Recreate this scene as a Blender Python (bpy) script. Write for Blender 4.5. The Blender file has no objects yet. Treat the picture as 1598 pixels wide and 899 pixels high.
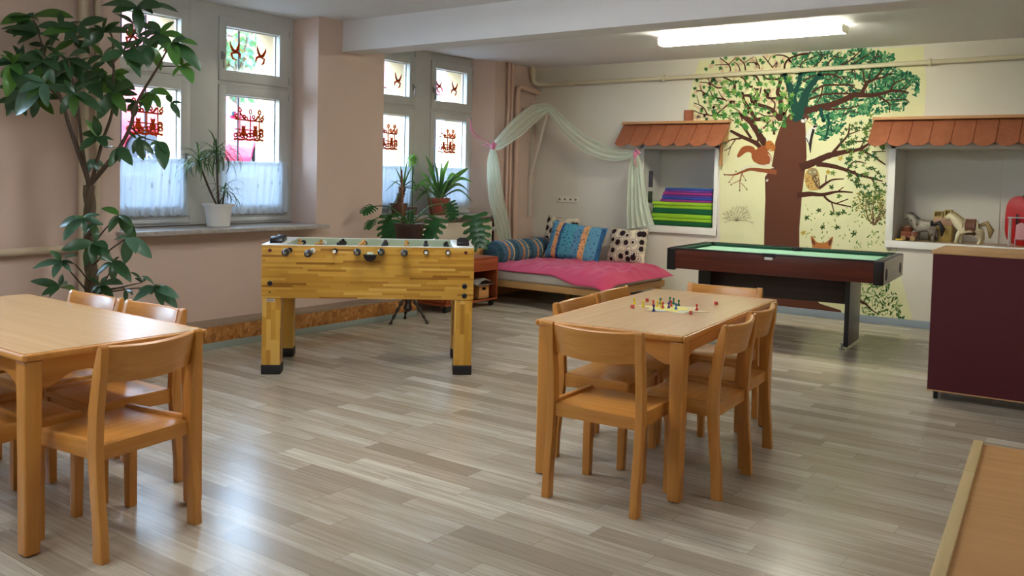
import bpy, bmesh, math, random
from mathutils import Vector, Matrix, noise
import numpy as np

SC = bpy.context.scene
COL = SC.collection
R = math.radians
PI = math.pi

# ------------------------------------------------------------------ camera
F_PX, PX_W, PX_H, CX, CY = 1385.254, 1598.0, 899.0, 799.0, 342.824
CAM = np.array([0.0, 0.0, 1.45])
_p, _r, _y = R(-2.77336), R(-1.36527), R(35.98220)
def _rot(p, r, y):
    cy, sy, cp, sp, cr, sr = math.cos(y), math.sin(y), math.cos(p), math.sin(p), math.cos(r), math.sin(r)
    return (np.array([[cy, -sy, 0], [sy, cy, 0], [0, 0, 1]]) @ np.array([[1, 0, 0], [0, cp, -sp], [0, sp, cp]])
            @ np.array([[cr, 0, sr], [0, 1, 0], [-sr, 0, cr]]))
MC = _rot(_p, _r, _y)
cam_data = bpy.data.cameras.new('camera')
cam = bpy.data.objects.new('camera', cam_data)
COL.objects.link(cam)
cam_data.sensor_fit = 'HORIZONTAL'
cam_data.sensor_width = 36.0
cam_data.lens = F_PX / PX_W * 36.0
cam_data.shift_y = -(PX_H / 2 - CY) / PX_W
cam_data.clip_start = 0.05
cam_data.clip_end = 200
m = Matrix.Identity(4)
for i in range(3):
    m[i][0] = MC[i, 0]; m[i][1] = MC[i, 2]; m[i][2] = -MC[i, 1]; m[i][3] = CAM[i]
cam.matrix_world = m
SC.camera = cam

def ray(u, v):
    return MC @ np.array([(u - CX) / F_PX, 1.0, -(v - CY) / F_PX])
def on(u, v, axis, val):
    d = ray(u, v); t = (val - CAM[axis]) / d[axis]
    return Vector(CAM + t * d)

# ------------------------------------------------------------------ world, light, exposure
SC.view_settings.view_transform = 'Standard'
SC.view_settings.look = 'None'
SC.view_settings.exposure = 2.1
SC.view_settings.gamma = 1.0
SC.view_settings.use_curve_mapping = False
SKY_STRENGTH = 8.5
LAMP_STRENGTH = 12.0
FILL_LAMP_STRENGTH = 8.5  # for the unseen fill lamps added to brighten the room
w = bpy.data.worlds.new('overcast_sky'); SC.world = w; w.use_nodes = True
nt = w.node_tree; nt.nodes.clear()
wo = nt.nodes.new('ShaderNodeOutputWorld'); bg = nt.nodes.new('ShaderNodeBackground')
tc = nt.nodes.new('ShaderNodeTexCoord'); sp_ = nt.nodes.new('ShaderNodeSeparateXYZ'); rp = nt.nodes.new('ShaderNodeValToRGB')
nt.links.new(tc.outputs['Generated'], sp_.inputs[0]); nt.links.new(sp_.outputs['Z'], rp.inputs[0])
rp.color_ramp.elements[0].color = (0.55, 0.75, 1.0, 1); rp.color_ramp.elements[1].color = (0.46, 0.68, 1.0, 1)
nt.links.new(rp.outputs[0], bg.inputs[0]); bg.inputs[1].default_value = SKY_STRENGTH
nt.links.new(bg.outputs[0], wo.inputs[0])
def portal(name, loc, sy, sz):
    d = bpy.data.lights.new(name, 'AREA'); d.shape = 'RECTANGLE'; d.size = sy; d.size_y = sz
    d.cycles.is_portal = True
    o = bpy.data.objects.new(name, d); COL.objects.link(o)
    o.location = loc; o.rotation_euler = (R(90), 0, R(-90))   # faces +X, into the room
    return o

# ------------------------------------------------------------------ materials
def s2l(c):
    if isinstance(c, str):
        c = c.lstrip('#'); c = tuple(int(c[i:i+2], 16) / 255 for i in (0, 2, 4))
    return tuple((x / 12.92 if x <= 0.04045 else ((x + 0.055) / 1.055) ** 2.4) for x in c[:3]) + (1.0,)
class NT:
    def __init__(s, name):
        s.m = bpy.data.materials.new(name); s.m.use_nodes = True
        s.t = s.m.node_tree; s.t.nodes.clear()
        s.out = s.n('OutputMaterial')
    def n(s, t, **k):
        nd = s.t.nodes.new('ShaderNode' + t)
        for a, b in k.items(): setattr(nd, a, b)
        return nd
    def l(s, a, b): s.t.links.new(a, b)
    def math(s, op, a, b=None, c=None):
        nd = s.n('Math', operation=op)
        for i, x in enumerate((a, b, c)):
            if x is None: continue
            if hasattr(x, 'node'): s.l(x, nd.inputs[i])
            else: nd.inputs[i].default_value = x
        return nd.outputs[0]
    def mix(s, fac, a, b, mode='MIX'):
        nd = s.n('Mix', data_type='RGBA', blend_type=mode)
        for i, x in ((0, fac), (6, a), (7, b)):
            if hasattr(x, 'node'): s.l(x, nd.inputs[i])
            elif i == 0: nd.inputs[0].default_value = x
            else: nd.inputs[i].default_value = x if len(x) == 4 else s2l(x)
        return nd.outputs[2]
    def ramp(s, fac, stops, interp='LINEAR'):
        nd = s.n('ValToRGB'); cr = nd.color_ramp; cr.interpolation = interp
        while len(cr.elements) < len(stops): cr.elements.new(0.5)
        for e, (p, c) in zip(cr.elements, stops):
            e.position = p; e.color = s2l(c)
        s.l(fac, nd.inputs[0]); return nd.outputs[0]
    def coord(s, kind='Object', scale=(1, 1, 1), rot=(0, 0, 0)):
        t = s.n('TexCoord'); mp = s.n('Mapping')
        mp.inputs['Scale'].default_value = scale; mp.inputs['Rotation'].default_value = rot
        s.l(t.outputs[kind], mp.inputs[0]); return mp.outputs[0]
    def noise(s, vec, scale=5, detail=3, rough=.5, dist=0):
        nd = s.n('TexNoise'); nd.inputs['Scale'].default_value = scale; nd.inputs['Detail'].default_value = detail
        nd.inputs['Roughness'].default_value = rough; nd.inputs['Distortion'].default_value = dist
        s.l(vec, nd.inputs['Vector']); return nd.outputs[0]
    def principled(s, color, rough=.5, metal=0, spec=.5, bump=None, bstr=.2, bdist=.01, **kw):
        b = s.n('BsdfPrincipled')
        if hasattr(color, 'node'): s.l(color, b.inputs['Base Color'])
        else: b.inputs['Base Color'].default_value = s2l(color)
        if hasattr(rough, 'node'): s.l(rough, b.inputs['Roughness'])
        else: b.inputs['Roughness'].default_value = rough
        b.inputs['Metallic'].default_value = metal
        b.inputs['Specular IOR Level'].default_value = spec
        for k, v in kw.items(): b.inputs[k.replace('_', ' ')].default_value = v
        if bump is not None:
            bp = s.n('Bump'); bp.inputs['Strength'].default_value = bstr; bp.inputs['Distance'].default_value = bdist
            s.l(bump, bp.inputs['Height']); s.l(bp.outputs[0], b.inputs['Normal'])
        s.l(b.outputs[0], s.out.inputs[0]); return b

def plain(name, color, rough=.5, metal=0, spec=.5, var=.06, scale=6, bstr=.05, **kw):
    t = NT(name); v = t.coord(); n = t.noise(v, scale, 4)
    c = s2l(color)
    d = tuple(x * (1 - var) for x in c[:3]) + (1,); e = tuple(min(1, x * (1 + var)) for x in c[:3]) + (1,)
    t.principled(t.mix(n, d, e), rough, metal, spec, bump=t.noise(v, scale * 12, 2), bstr=bstr, bdist=.004, **kw)
    return t.m
def wood(name, light, dark, axis='x', rough=.32, fine=26, spec=.45):
    t = NT(name)
    sc = {'x': (1.2, fine, fine), 'y': (fine, 1.2, fine), 'z': (fine, fine, 1.2)}[axis]
    n = t.noise(t.coord(scale=sc), 1.0, 5, .6, .6)
    n2 = t.noise(t.coord(scale=tuple(x * .16 for x in sc)), 1.0, 2)
    f = t.math('ADD', t.math('MULTIPLY', n, .65), t.math('MULTIPLY', n2, .35))
    t.principled(t.ramp(f, [(.32, dark), (.68, light)]), rough, 0, spec, bump=n, bstr=.04, bdist=.002)
    return t.m

M = {}
BEECH_L, BEECH_D = '#d19449', '#b87731'
for a in 'xyz': M['beech_' + a] = wood('beech_' + a, BEECH_L, BEECH_D, a)
M['table_top'] = wood('beech_laminate', '#d8b286', '#cba274', 'y', .22)
M['table_top_x'] = wood('beech_laminate_x', '#d8b286', '#cba274', 'x', .22)
M['white_paint'] = plain('white_paint', '#d9d6cf', .4)
M['white_gloss'] = plain('white_plastic', '#e4e2dc', .25)
M['black_plastic'] = plain('black_plastic', '#17161a', .3)
M['black_matte'] = plain('black_rubber', '#1b191b', .6)
M['chrome'] = plain('chrome', '#c9c9c9', .18, 1.0)
M['steel'] = plain('brushed_steel', '#9a9a98', .35, 1.0)

# wall paint: faint roller mottling and age
def wall_paint(name, col, var=.05, scale=1.3, rough=.85):
    t = NT(name); v = t.coord('Object'); n = t.noise(v, scale, 5, .6)
    c = s2l(col); d = tuple(x * (1 - var) for x in c[:3]) + (1,); e = tuple(min(1, x * (1 + var)) for x in c[:3]) + (1,)
    t.principled(t.mix(n, d, e), rough, 0, .25, bump=t.noise(v, 60, 3), bstr=.08, bdist=.003)
    return t.m
M['wall_peach'] = wall_paint('peach_wall_paint', '#cdb4a6')
M['wall_cream'] = wall_paint('cream_wall_paint', '#d8d1c4')
M['wall_niche'] = wall_paint('niche_white_paint', '#d3d0c8')
M['ceiling'] = wall_paint('ceiling_paint', '#dfdee0')
M['outer_plaster'] = wall_paint('beige_outer_plaster', '#a58c68', .12, 4)

def floor_material():
    t = NT('oak_vinyl_planks')
    g = t.n('NewGeometry'); sp = t.n('SeparateXYZ'); t.l(g.outputs['Position'], sp.inputs[0])
    X, Y = sp.outputs[0], sp.outputs[1]
    rowf = t.math('DIVIDE', Y, .118); row = t.math('FLOOR', rowf)
    wn = t.n('TexWhiteNoise', noise_dimensions='1D'); t.l(row, wn.inputs['W'])
    uu = t.math('ADD', t.math('DIVIDE', X, .70), t.math('MULTIPLY', wn.outputs[0], 9.0)); col = t.math('FLOOR', uu)
    cv = t.n('CombineXYZ'); t.l(row, cv.inputs[0]); t.l(col, cv.inputs[1])
    w2 = t.n('TexWhiteNoise', noise_dimensions='2D'); t.l(cv.outputs[0], w2.inputs['Vector'])
    rnd = w2.outputs[0]
    gv = t.n('CombineXYZ')
    t.l(t.math('MULTIPLY', X, 1.6), gv.inputs[0]); t.l(t.math('MULTIPLY', Y, 42.0), gv.inputs[1]); t.l(t.math('MULTIPLY', rnd, 40.0), gv.inputs[2])
    grain = t.noise(gv.outputs[0], 1.0, 6, .62, .8)
    gv2 = t.n('CombineXYZ')
    t.l(t.math('MULTIPLY', X, 1.5), gv2.inputs[0]); t.l(t.math('MULTIPLY', Y, 9.0), gv2.inputs[1]); t.l(t.math('MULTIPLY', rnd, 60.0), gv2.inputs[2])
    patch = t.noise(gv2.outputs[0], 1.0, 3, .5, .4)
    base = t.ramp(rnd, [(0, '#9c8f7f'), (.16, '#aa9d8c'), (.32, '#b7ab99'), (.64, '#c0b5a4'), (.88, '#c9bfae'), (1, '#d2c9b8')])
    c1 = t.mix(t.math('MULTIPLY', t.ramp(grain, [(.40, '#ffffff'), (.62, '#000000')]), .5), base, '#8a7c68')
    c2 = t.mix(t.math('MULTIPLY', t.ramp(patch, [(.45, '#000000'), (.72, '#ffffff')]), .5), c1, '#8f826c')
    # fine joints
    fy = t.math('FRACT', rowf); fx = t.math('FRACT', uu)
    ey = t.math('LESS_THAN', fy, .03); ex = t.math('LESS_THAN', fx, .004)
    j = t.math('MAXIMUM', ey, ex)
    c3 = t.mix(t.math('MULTIPLY', j, .45), c2, '#5e4f3e')
    ro = t.math('ADD', t.math('MULTIPLY', grain, .12), .18)
    t.principled(c3, ro, 0, .5, bump=grain, bstr=.12, bdist=.002)
    return t.m
M['floor'] = floor_material()

def osb_material():
    t = NT('osb_board')
    v = t.coord('Object', (1, 1, 1)); n = t.noise(v, 14, 2)
    vv = t.n('VectorMath', operation='ADD'); t.l(v, vv.inputs[0])
    sc = t.n('VectorMath', operation='SCALE'); nn = t.n('TexNoise'); nn.inputs['Scale'].default_value = 9; t.l(v, nn.inputs['Vector'])
    t.l(nn.outputs['Color'], sc.inputs[0]); sc.inputs['Scale'].default_value = .12; t.l(sc.outputs[0], vv.inputs[1])
    vo = t.n('TexVoronoi'); vo.inputs['Scale'].default_value = 34; vo.inputs['Randomness'].default_value = 1; t.l(vv.outputs[0], vo.inputs['Vector'])
    bw = t.n('RGBToBW'); t.l(vo.outputs['Color'], bw.inputs[0])
    c = t.ramp(bw.outputs[0], [(.1, '#7a4a22'), (.4, '#a86f38'), (.65, '#bd8448'), (.9, '#d7a468')])
    t.principled(t.mix(n, c, '#9a6330'), .6, 0, .3, bump=bw.outputs[0], bstr=.3, bdist=.004)
    return t.m
M['osb'] = osb_material()

# ------------------------------------------------------------------ mesh helpers
class MB:
    def __init__(s): s.v, s.f, s.mi = [], [], []
    def add(s, vs, fs, mi=0, mat=None):
        o = len(s.v)
        if mat is not None: vs = [mat @ Vector(q) for q in vs]
        s.v += [tuple(q) for q in vs]; s.f += [tuple(o + i for i in f) for f in fs]; s.mi += [mi] * len(fs)
        return s
    def bm(s, b, mi=0, mat=None):
        b.verts.index_update()
        s.add([q.co.copy() for q in b.verts], [[q.index for q in f.verts] for f in b.faces], mi, mat); b.free(); return s
    def box(s, x0, x1, y0, y1, z0, z1, bev=0, seg=2, mi=0, mat=None):
        x0, x1 = min(x0, x1), max(x0, x1); y0, y1 = min(y0, y1), max(y0, y1); z0, z1 = min(z0, z1), max(z0, z1)
        b = bmesh.new(); bmesh.ops.create_cube(b, size=1)
        for q in b.verts: q.co = ((x0+x1)/2 + q.co.x*(x1-x0), (y0+y1)/2 + q.co.y*(y1-y0), (z0+z1)/2 + q.co.z*(z1-z0))
        if bev: bmesh.ops.bevel(b, geom=list(b.edges), offset=min(bev, .49*min(x1-x0, y1-y0, z1-z0)), segments=seg, profile=.6, affect='EDGES')
        return s.bm(b, mi, mat)
    def prism(s, pts, lo, hi, axis='x', mi=0, mat=None, bev=0):
        # closed 2D outline (other two axes in order) extruded along axis
        n = len(pts)
        def P(a, q):
            return {'x': (a, q[0], q[1]), 'y': (q[0], a, q[1]), 'z': (q[0], q[1], a)}[axis]
        b = bmesh.new()
        va = [b.verts.new(P(lo, q)) for q in pts]; vb = [b.verts.new(P(hi, q)) for q in pts]
        b.faces.new(va); b.faces.new(list(reversed(vb)))
        for i in range(n): b.faces.new((va[i], va[(i+1) % n], vb[(i+1) % n], vb[i]))
        bmesh.ops.recalc_face_normals(b, faces=b.faces)
        if bev: bmesh.ops.bevel(b, geom=list(b.edges), offset=bev, segments=2, profile=.6, affect='EDGES')
        return s.bm(b, mi, mat)
    def tube(s, pts, rad, seg=10, mi=0, caps=True, flat=(1, 1), up=None):
        pts = [Vector(q) for q in pts]; n = len(pts)
        rs = rad if hasattr(rad, '__len__') else [rad] * n
        vs, fs = [], []
        prev = None
        for i, p in enumerate(pts):
            d = (pts[min(i+1, n-1)] - pts[max(i-1, 0)])
            d = d.normalized() if d.length > 1e-9 else Vector((0, 0, 1))
            if up is not None: a = Vector(up).cross(d)
            elif prev is None: a = d.cross(Vector((0, 0, 1))) if abs(d.z) < .9 else d.cross(Vector((1, 0, 0)))
            else: a = prev - d * prev.dot(d)
            if a.length < 1e-6: a = d.orthogonal()
            a.normalize(); prev = a; b = d.cross(a)
            for k in range(seg):
                t = 2*PI*k/seg
                vs.append(p + a*(math.cos(t)*rs[i]*flat[0]) + b*(math.sin(t)*rs[i]*flat[1]))
        for i in range(n-1):
            for k in range(seg):
                k2 = (k+1) % seg
                fs.append((i*seg+k, i*seg+k2, (i+1)*seg+k2, (i+1)*seg+k))
        if caps: fs.append(tuple(reversed(range(seg)))); fs.append(tuple((n-1)*seg+k for k in range(seg)))
        return s.add(vs, fs, mi)
    def cyl(s, a, b, r, r2=None, seg=20, mi=0): return s.tube([a, b], [r, r if r2 is None else r2], seg, mi)
    def lathe(s, prof, c=(0, 0, 0), seg=24, mi=0, axis='z', mat=None):
        vs, fs = [], []
        n = len(prof)
        for r, z in prof:
            for k in range(seg):
                t = 2*PI*k/seg; x, y = r*math.cos(t), r*math.sin(t)
                q = {'z': (x, y, z), 'x': (z, x, y), 'y': (y, z, x)}[axis]
                vs.append((c[0]+q[0], c[1]+q[1], c[2]+q[2]))
        for i in range(n-1):
            for k in range(seg):
                k2 = (k+1) % seg
                fs.append((i*seg+k, i*seg+k2, (i+1)*seg+k2, (i+1)*seg+k))
        if prof[0][0] > 1e-6: fs.append(tuple(reversed(range(seg))))
        if prof[-1][0] > 1e-6: fs.append(tuple((n-1)*seg+k for k in range(seg)))
        return s.add(vs, fs, mi, mat)
    def ball(s, c, r, sx=1, sy=1, sz=1, seg=14, ring=8, mi=0, mat=None):
        vs, fs = [], []
        for i in range(ring+1):
            a = PI*i/ring
            for k in range(seg):
                t = 2*PI*k/seg
                vs.append((c[0]+r*sx*math.sin(a)*math.cos(t), c[1]+r*sy*math.sin(a)*math.sin(t), c[2]+r*sz*math.cos(a)))
        for i in range(ring):
            for k in range(seg):
                k2 = (k+1) % seg
                fs.append((i*seg+k, (i+1)*seg+k, (i+1)*seg+k2, i*seg+k2))
        return s.add(vs, fs, mi, mat)
    def grid(s, fn, nu, nv, mi=0, closed=False):
        vs = [fn(i/nu, j/nv) for j in range(nv+1) for i in range(nu+1)]
        fs = [(j*(nu+1)+i, j*(nu+1)+i+1, (j+1)*(nu+1)+i+1, (j+1)*(nu+1)+i) for j in range(nv) for i in range(nu)]
        return s.add(vs, fs, mi)
    def build(s, name, mats, parent=None, smooth=True, angle=38, fix=True):
        me = bpy.data.meshes.new(name); me.from_pydata(s.v, [], s.f)
        if not isinstance(mats, (list, tuple)): mats = [mats]
        for q in mats: me.materials.append(q)
        if len(mats) > 1: me.polygons.foreach_set('material_index', s.mi)
        if fix:
            b = bmesh.new(); b.from_mesh(me); bmesh.ops.remove_doubles(b, verts=b.verts, dist=1e-5)
            bmesh.ops.recalc_face_normals(b, faces=b.faces); b.to_mesh(me); b.free()
        if smooth:
            me.polygons.foreach_set('use_smooth', [True]*len(me.polygons)); me.set_sharp_from_angle(angle=R(angle))
        me.update()
        o = bpy.data.objects.new(name, me); COL.objects.link(o)
        if parent is not None: o.parent = parent
        return o

def tag(o, label=None, cat=None, group=None, kind=None):
    if label: o['label'] = label
    if cat: o['category'] = cat
    if group: o['group'] = group
    if kind: o['kind'] = kind
    return o
def thing(name, label, cat, loc=(0, 0, 0), rotz=0, group=None, kind=None):
    o = bpy.data.objects.new(name, None); COL.objects.link(o); o.empty_display_size = .1
    o.location = loc; o.rotation_euler = (0, 0, rotz)
    return tag(o, label, cat, group, kind)
KIDS = {}
def copy_tree(o, parent=None, label=None):
    c = o.copy(); COL.objects.link(c)
    if parent is not None: c.parent = parent
    if label: c['label'] = label
    for ch in [q for q in bpy.data.objects if q.parent == o]:
        copy_tree(ch, c)
    return c
def struct(o, label=None): return tag(o, label, None, None, 'structure')
# ================================================================== STRUCTURE
CEIL = 2.89
XW, XW2, YB = -6.35, -6.74, 9.76
mb = MB().box(-7.15, 3.0, -2.6, 10.3, -.12, 0); struct(mb.build('floor', M['floor'], smooth=False), 'light grey-brown oak plank floor')
mb = MB().box(-7.15, 3.12, -2.72, 10.3, CEIL, CEIL+.15); struct(mb.build('ceiling', M['ceiling'], smooth=False), 'flat off-white ceiling')
mb = MB().box(-6.55, 3.0, 5.93, 6.22, 2.6, CEIL+.02, .006); struct(mb.build('trim_1', M['ceiling']), 'white boxed ceiling beam')
# walls with the window niches
W4, W3, W1, W2 = -1.50, 1.40, 4.655, 7.775           # mullion centres; W3 and W4 are unseen windows added for daylight
lw = MB()
lw.box(-7.1, XW, -2.6, W4-1.0, 0, CEIL)
lw.box(-7.1, XW, W4+1.0, W3-1.0, 0, CEIL)
lw.box(-7.1, XW, W4-1.0, W4+1.0, 0, .93)
lw.box(-7.1, XW, W3+1.0, 3.69, 0, CEIL)
lw.box(-7.1, XW, 5.63, 6.5, 0, CEIL)
lw.box(-7.1, XW, W3-1.0, W3+1.0, 0, .93)
lw.box(-7.1, XW, 3.69, 5.63, 0, .93)
lw.box(-7.1, XW2, 6.5, 8.90, 0, .95)                                   # parapet behind the radiator
lw.prism([(-6.98, 8.672), (XW2, 8.86), (XW2, 10.3), (-7.1, 10.3), (-7.1, 8.672)], 0, CEIL, 'z')
lw.box(-7.1, -6.98, 6.5, 6.83, .9, CEIL)
struct(lw.build('wall_left', M['wall_peach'], smooth=False), 'peach painted wall with deep window niches')
ow = MB()                                                              # outside masonry round each sash
for mc in (W1, W2, W3, W4):
    dx = -.28 if mc == W2 else 0
    x0, x1 = -7.12, (-7.075 if mc == W2 else -6.78)
    if mc == W2: x0 = -7.38
    for a, b in ((-1.0, -.875), (-.175, .175), (.875, 1.0)):
        ow.box(x0, x1, mc+a, mc+b, .9, CEIL)
    for a, b in ((-.875, -.175), (.175, .875)):
        ow.box(x0, x1, mc+a, mc+b, 2.78, CEIL); ow.box(x0, x1, mc+a, mc+b, .9, 1.1)
struct(ow.build('wall_outside', M['outer_plaster'], smooth=False), 'beige plastered outer window reveals')
bw = MB()
N1 = (-5.10, -4.18, .905, 1.83); N2 = (-2.2, .10, .885, 1.83)
bw.box(-7.15, 3.0, YB, 10.3, 0, .885); bw.box(-7.15, 3.0, YB, 10.3, 1.83, CEIL)
bw.box(-7.15, N1[0], YB, 10.3, .885, 1.83); bw.box(N1[1], N2[0], YB, 10.3, .885, 1.83); bw.box(N2[1], 3.0, YB, 10.3, .885, 1.83)
struct(bw.build('wall_back', M['wall_cream'], smooth=False), 'cream back wall with two niches')
nb = MB()
for n in (N1, N2):
    nb.box(n[0], n[1], 10.2, 10.29, n[2]-.02, n[3])
    nb.box(n[0]-.01, n[0]+.003, YB+.01, 10.2, n[2], n[3]); nb.box(n[1]-.003, n[1]+.012, YB+.01, 10.2, n[2], n[3])
nb.box(N1[0], N1[1], YB, 10.2, .885, .905)
nb.box(-1.295, -1.289, 10.192, 10.2, .89, 1.83)
struct(nb.build('wall_niche', M['wall_niche'], smooth=False), 'whitewashed linings of the two wall niches')
mb = MB().box(3.0, 3.12, -2.72, 10.3, 0, CEIL); struct(mb.build('wall_right', M['wall_cream'], smooth=False))
mb = MB().box(-7.15, 3.0, -2.72, -2.6, 0, CEIL); struct(mb.build('wall_front', M['wall_cream'], smooth=False))
mb = MB().box(-7.35, -6.97, 6.3, 9.2, CEIL, CEIL+.1); struct(mb.build('trim_2', M['outer_plaster']))
mb = MB().box(-7.35, -7.0, 6.3, 9.2, .85, .95); struct(mb.build('trim_3', M['outer_plaster']))

# niche frames (white boards round the openings)
for n, nm, zb in ((N1, 'trim_4', .82), (N2, 'trim_5', .81)):
    f = MB(); xo, xi = n[0]-.05, n[0]; y0, y1 = YB-.03, YB+.06
    f.box(xo-(.02 if n is N2 else 0), xi+.0, y0, y1, zb, 1.87, .004)
    f.box(n[1], n[1]+.05, y0, y1, zb, 1.87, .004)
    f.box(xo-(.02 if n is N2 else 0), n[1]+.05, y0-.004, y1, zb, n[2], .004)
    f.box(xo, n[1]+.05, y0, y1, n[3], n[3]+.045, .004)
    struct(f.build(nm, M['white_gloss']), 'white board frame round a wall niche')
mb = MB().box(N2[0], N2[1], YB+.05, 10.2, .868, .886); struct(mb.build('trim_6', wood('niche_shelf_wood', '#c9a374', '#b18a5b', 'x')), 'wooden floor board of the right wall niche')

# skirtings
M['skirt'] = plain('blue_grey_skirting', '#8e9aa4', .5)
M['skirt_green'] = plain('grey_green_skirting', '#8d9690', .5)
mb = MB().box(-4.7, 3.0, YB-.015, YB, 0, .078, .003).box(-6.72, -4.7, YB-.015, YB, 0, .078, .003); struct(mb.build('baseboard_back', M['skirt']), 'blue-grey skirting along the back wall')
mb = MB().box(-6.35, -6.10, -2.6, 6.78, 0, .055, .003); struct(mb.build('baseboard_left', M['skirt_green']), 'grey-green skirting under the chipboard boxing')
mb = MB().box(-6.36, -6.105, -2.6, 6.78, .055, .182, .002); struct(mb.build('trim_7', M['osb']), 'chipboard boxing along the window wall')
mb = MB().box(-6.36, -6.107, -2.6, 6.78, .182, .196, .003); struct(mb.build('trim_8', wood('dusty_ledge', '#a08c78', '#87725e', 'y', .6)), 'dusty wooden ledge on the boxing')

# window sills
def marble():
    t = NT('grey_terrazzo_sill'); v = t.coord(); n = t.noise(v, 30, 4); n2 = t.noise(v, 4, 3)
    c = t.mix(n2, t.ramp(n, [(.35, '#8f857c'), (.65, '#b5aca4')]), '#a49a94')
    t.principled(c, .35, 0, .5); return t.m
M['sill'] = marble()
mb = MB().box(-6.72, -6.19, 3.66, 5.66, .93, .965, .006); struct(mb.build('trim_9', M['sill']), 'grey stone sill of the near window')
mb = MB().box(-7.0, -6.60, 6.5, 8.80, .95, .985, .006).prism([(-6.74,8.79),(-6.60,8.79),(-6.60,8.92),(-6.74,8.92)], .95, .985, 'z')
struct(mb.build('trim_10', M['sill']), 'grey stone sill of the far window')
mb = MB().box(-6.72, -6.19, W3-1.0, W3+1.0, .93, .965, .006); struct(mb.build('trim_11', M['sill']))

# windows ------------------------------------------------------------
def glass_mat():
    t = NT('window_glass'); tr = t.n('BsdfTransparent'); gl = t.n('BsdfGlossy'); gl.inputs['Roughness'].default_value = .02
    tr.inputs[0].default_value = (.93, .95, .95, 1)
    lw_ = t.n('LayerWeight'); mx = t.n('MixShader')
    fo = t.math('ADD', t.math('MULTIPLY', t.math('POWER', lw_.outputs['Facing'], 4.0), .6), .04); t.l(fo, mx.inputs[0])
    t.l(tr.outputs[0], mx.inputs[1]); t.l(gl.outputs[0], mx.inputs[2]); t.l(mx.outputs[0], t.out.inputs[0])
    return t.m
M['glass'] = glass_mat()
M['frame'] = plain('window_frame_lacquer', '#c2c1bb', .35)
def ring(b, x0, x1, y0, y1, z0, z1, l, r, bt, tp, bev=.006):
    b.box(x0, x1, y0, y0+l, z0, z1, bev); b.box(x0, x1, y1-r, y1, z0, z1, bev)
    b.box(x0, x1, y0+l-.004, y1-r+.004, z0, z0+bt, bev); b.box(x0, x1, y0+l-.004, y1-r+.004, z1-tp, z1, bev)
def window(n, mc, xf, label):
    root = thing('window_%d' % n, label, None, (xf, mc, 0), 0, None, 'structure')
    b = MB(); hw = .975
    b.box(-.07, 0, -hw, -.91, .97, CEIL, .004); b.box(-.07, 0, .91, hw, .97, CEIL, .004)
    b.box(-.07, .008, -.14, .14, .972, CEIL, .006)
    for s in (-1, 1):
        y0, y1 = (.13, .92) if s > 0 else (-.92, -.13)
        b.box(-.07, 0, y0, y1, .97, 1.06, .004); b.box(-.07, 0, y0, y1, 2.19, 2.245, .004); b.box(-.07, 0, y0, y1, 2.785, CEIL, .004)
    b.box(.0, .018, -.91, -.14, .99, 1.02, .006); b.box(.0, .018, .14, .91, .99, 1.02, .006)
    b.build('frame', M['frame'], root)
    for s in (-1, 1):
        for z0, z1, gz0, gz1 in ((1.05, 2.2, 1.15, 2.115), (2.235, 2.795, 2.33, 2.71)):
            y0, y1 = (.142, .908) if s > 0 else (-.908, -.142)
            l, r = (.075, .105) if s > 0 else (.105, .09)
            sb = MB(); ring(sb, -.05, .018, y0, y1, z0, z1, l, r, gz0-z0, z1-gz1)
            sash = sb.build('sash', M['frame'], root)
            st = MB(); ring(st, -.066, -.045, y0+l-.003, y1-r+.003, gz0-.003, gz1+.003, .012, .012, .012, .012, .002)
            st.build('glazing_bead', M['white_gloss'], sash)
            MB().box(-.058, -.052, y0+l, y1-r, gz0, gz1).build('glass', M['glass'], sash, smooth=False)
            hb = MB(); hy = (y0+.03) if s > 0 else (y1-.035); hz = 1.55 if z0 < 2 else 2.45
            hb.box(.018, .026, hy-.013, hy+.013, hz-.035, hz+.035, .003); hb.cyl((.02, hy, hz), (.05, hy, hz), .008)
            hb.box(.044, .056, hy-.009, hy+.009, hz-.11, hz+.012, .004)
            hb.build('handle', M['steel'], sash)
            kb = MB(); ky = (y1+.004) if s > 0 else (y0-.004)
            for kz in (z0+.06, z1-.06): kb.cyl((.012, ky, kz-.03), (.012, ky, kz+.03), .007, seg=10)
            kb.build('hinge', M['steel'], sash)
    return root
window(1, W1, -6.70, 'four-pane white window nearer the camera')
window(2, W2, -6.98, 'four-pane white window in the far niche')
window(3, W3, -6.70, 'four-pane white window added out of view beside the camera as a light source')  # unseen window added as a daylight source
window(4, W4, -6.70, 'four-pane white window added out of view at the front end for more daylight')  # extra unseen window, added to let more daylight in
struct(MB().box(-6.72, -6.19, W4-1.0, W4+1.0, .93, .965, .006).build('trim_13', M['sill']))
# iron bars outside, one grille per opening
M['iron'] = plain('dark_iron', '#3d3a44', .5)
for mc, x in ((W1, -6.98), (W2, -7.26)):
    for s, nm in ((-1, 'left'), (1, 'right')):
        y0, y1 = (mc-.875, mc-.175) if s < 0 else (mc+.175, mc+.875)
        b = MB()
        for k in range(2):
            yy = y0 + .14 + k*.25 if s > 0 else y0 + .28 + k*.22
            b.cyl((x, yy, 1.1), (x, yy, 2.78), .009, seg=8)
        tag(b.build('window_grille', M['iron']), 'thin iron bars outside the %s casement of the %s window' % (nm, 'near' if mc == W1 else 'far'), 'grille', 'window grilles')
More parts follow.
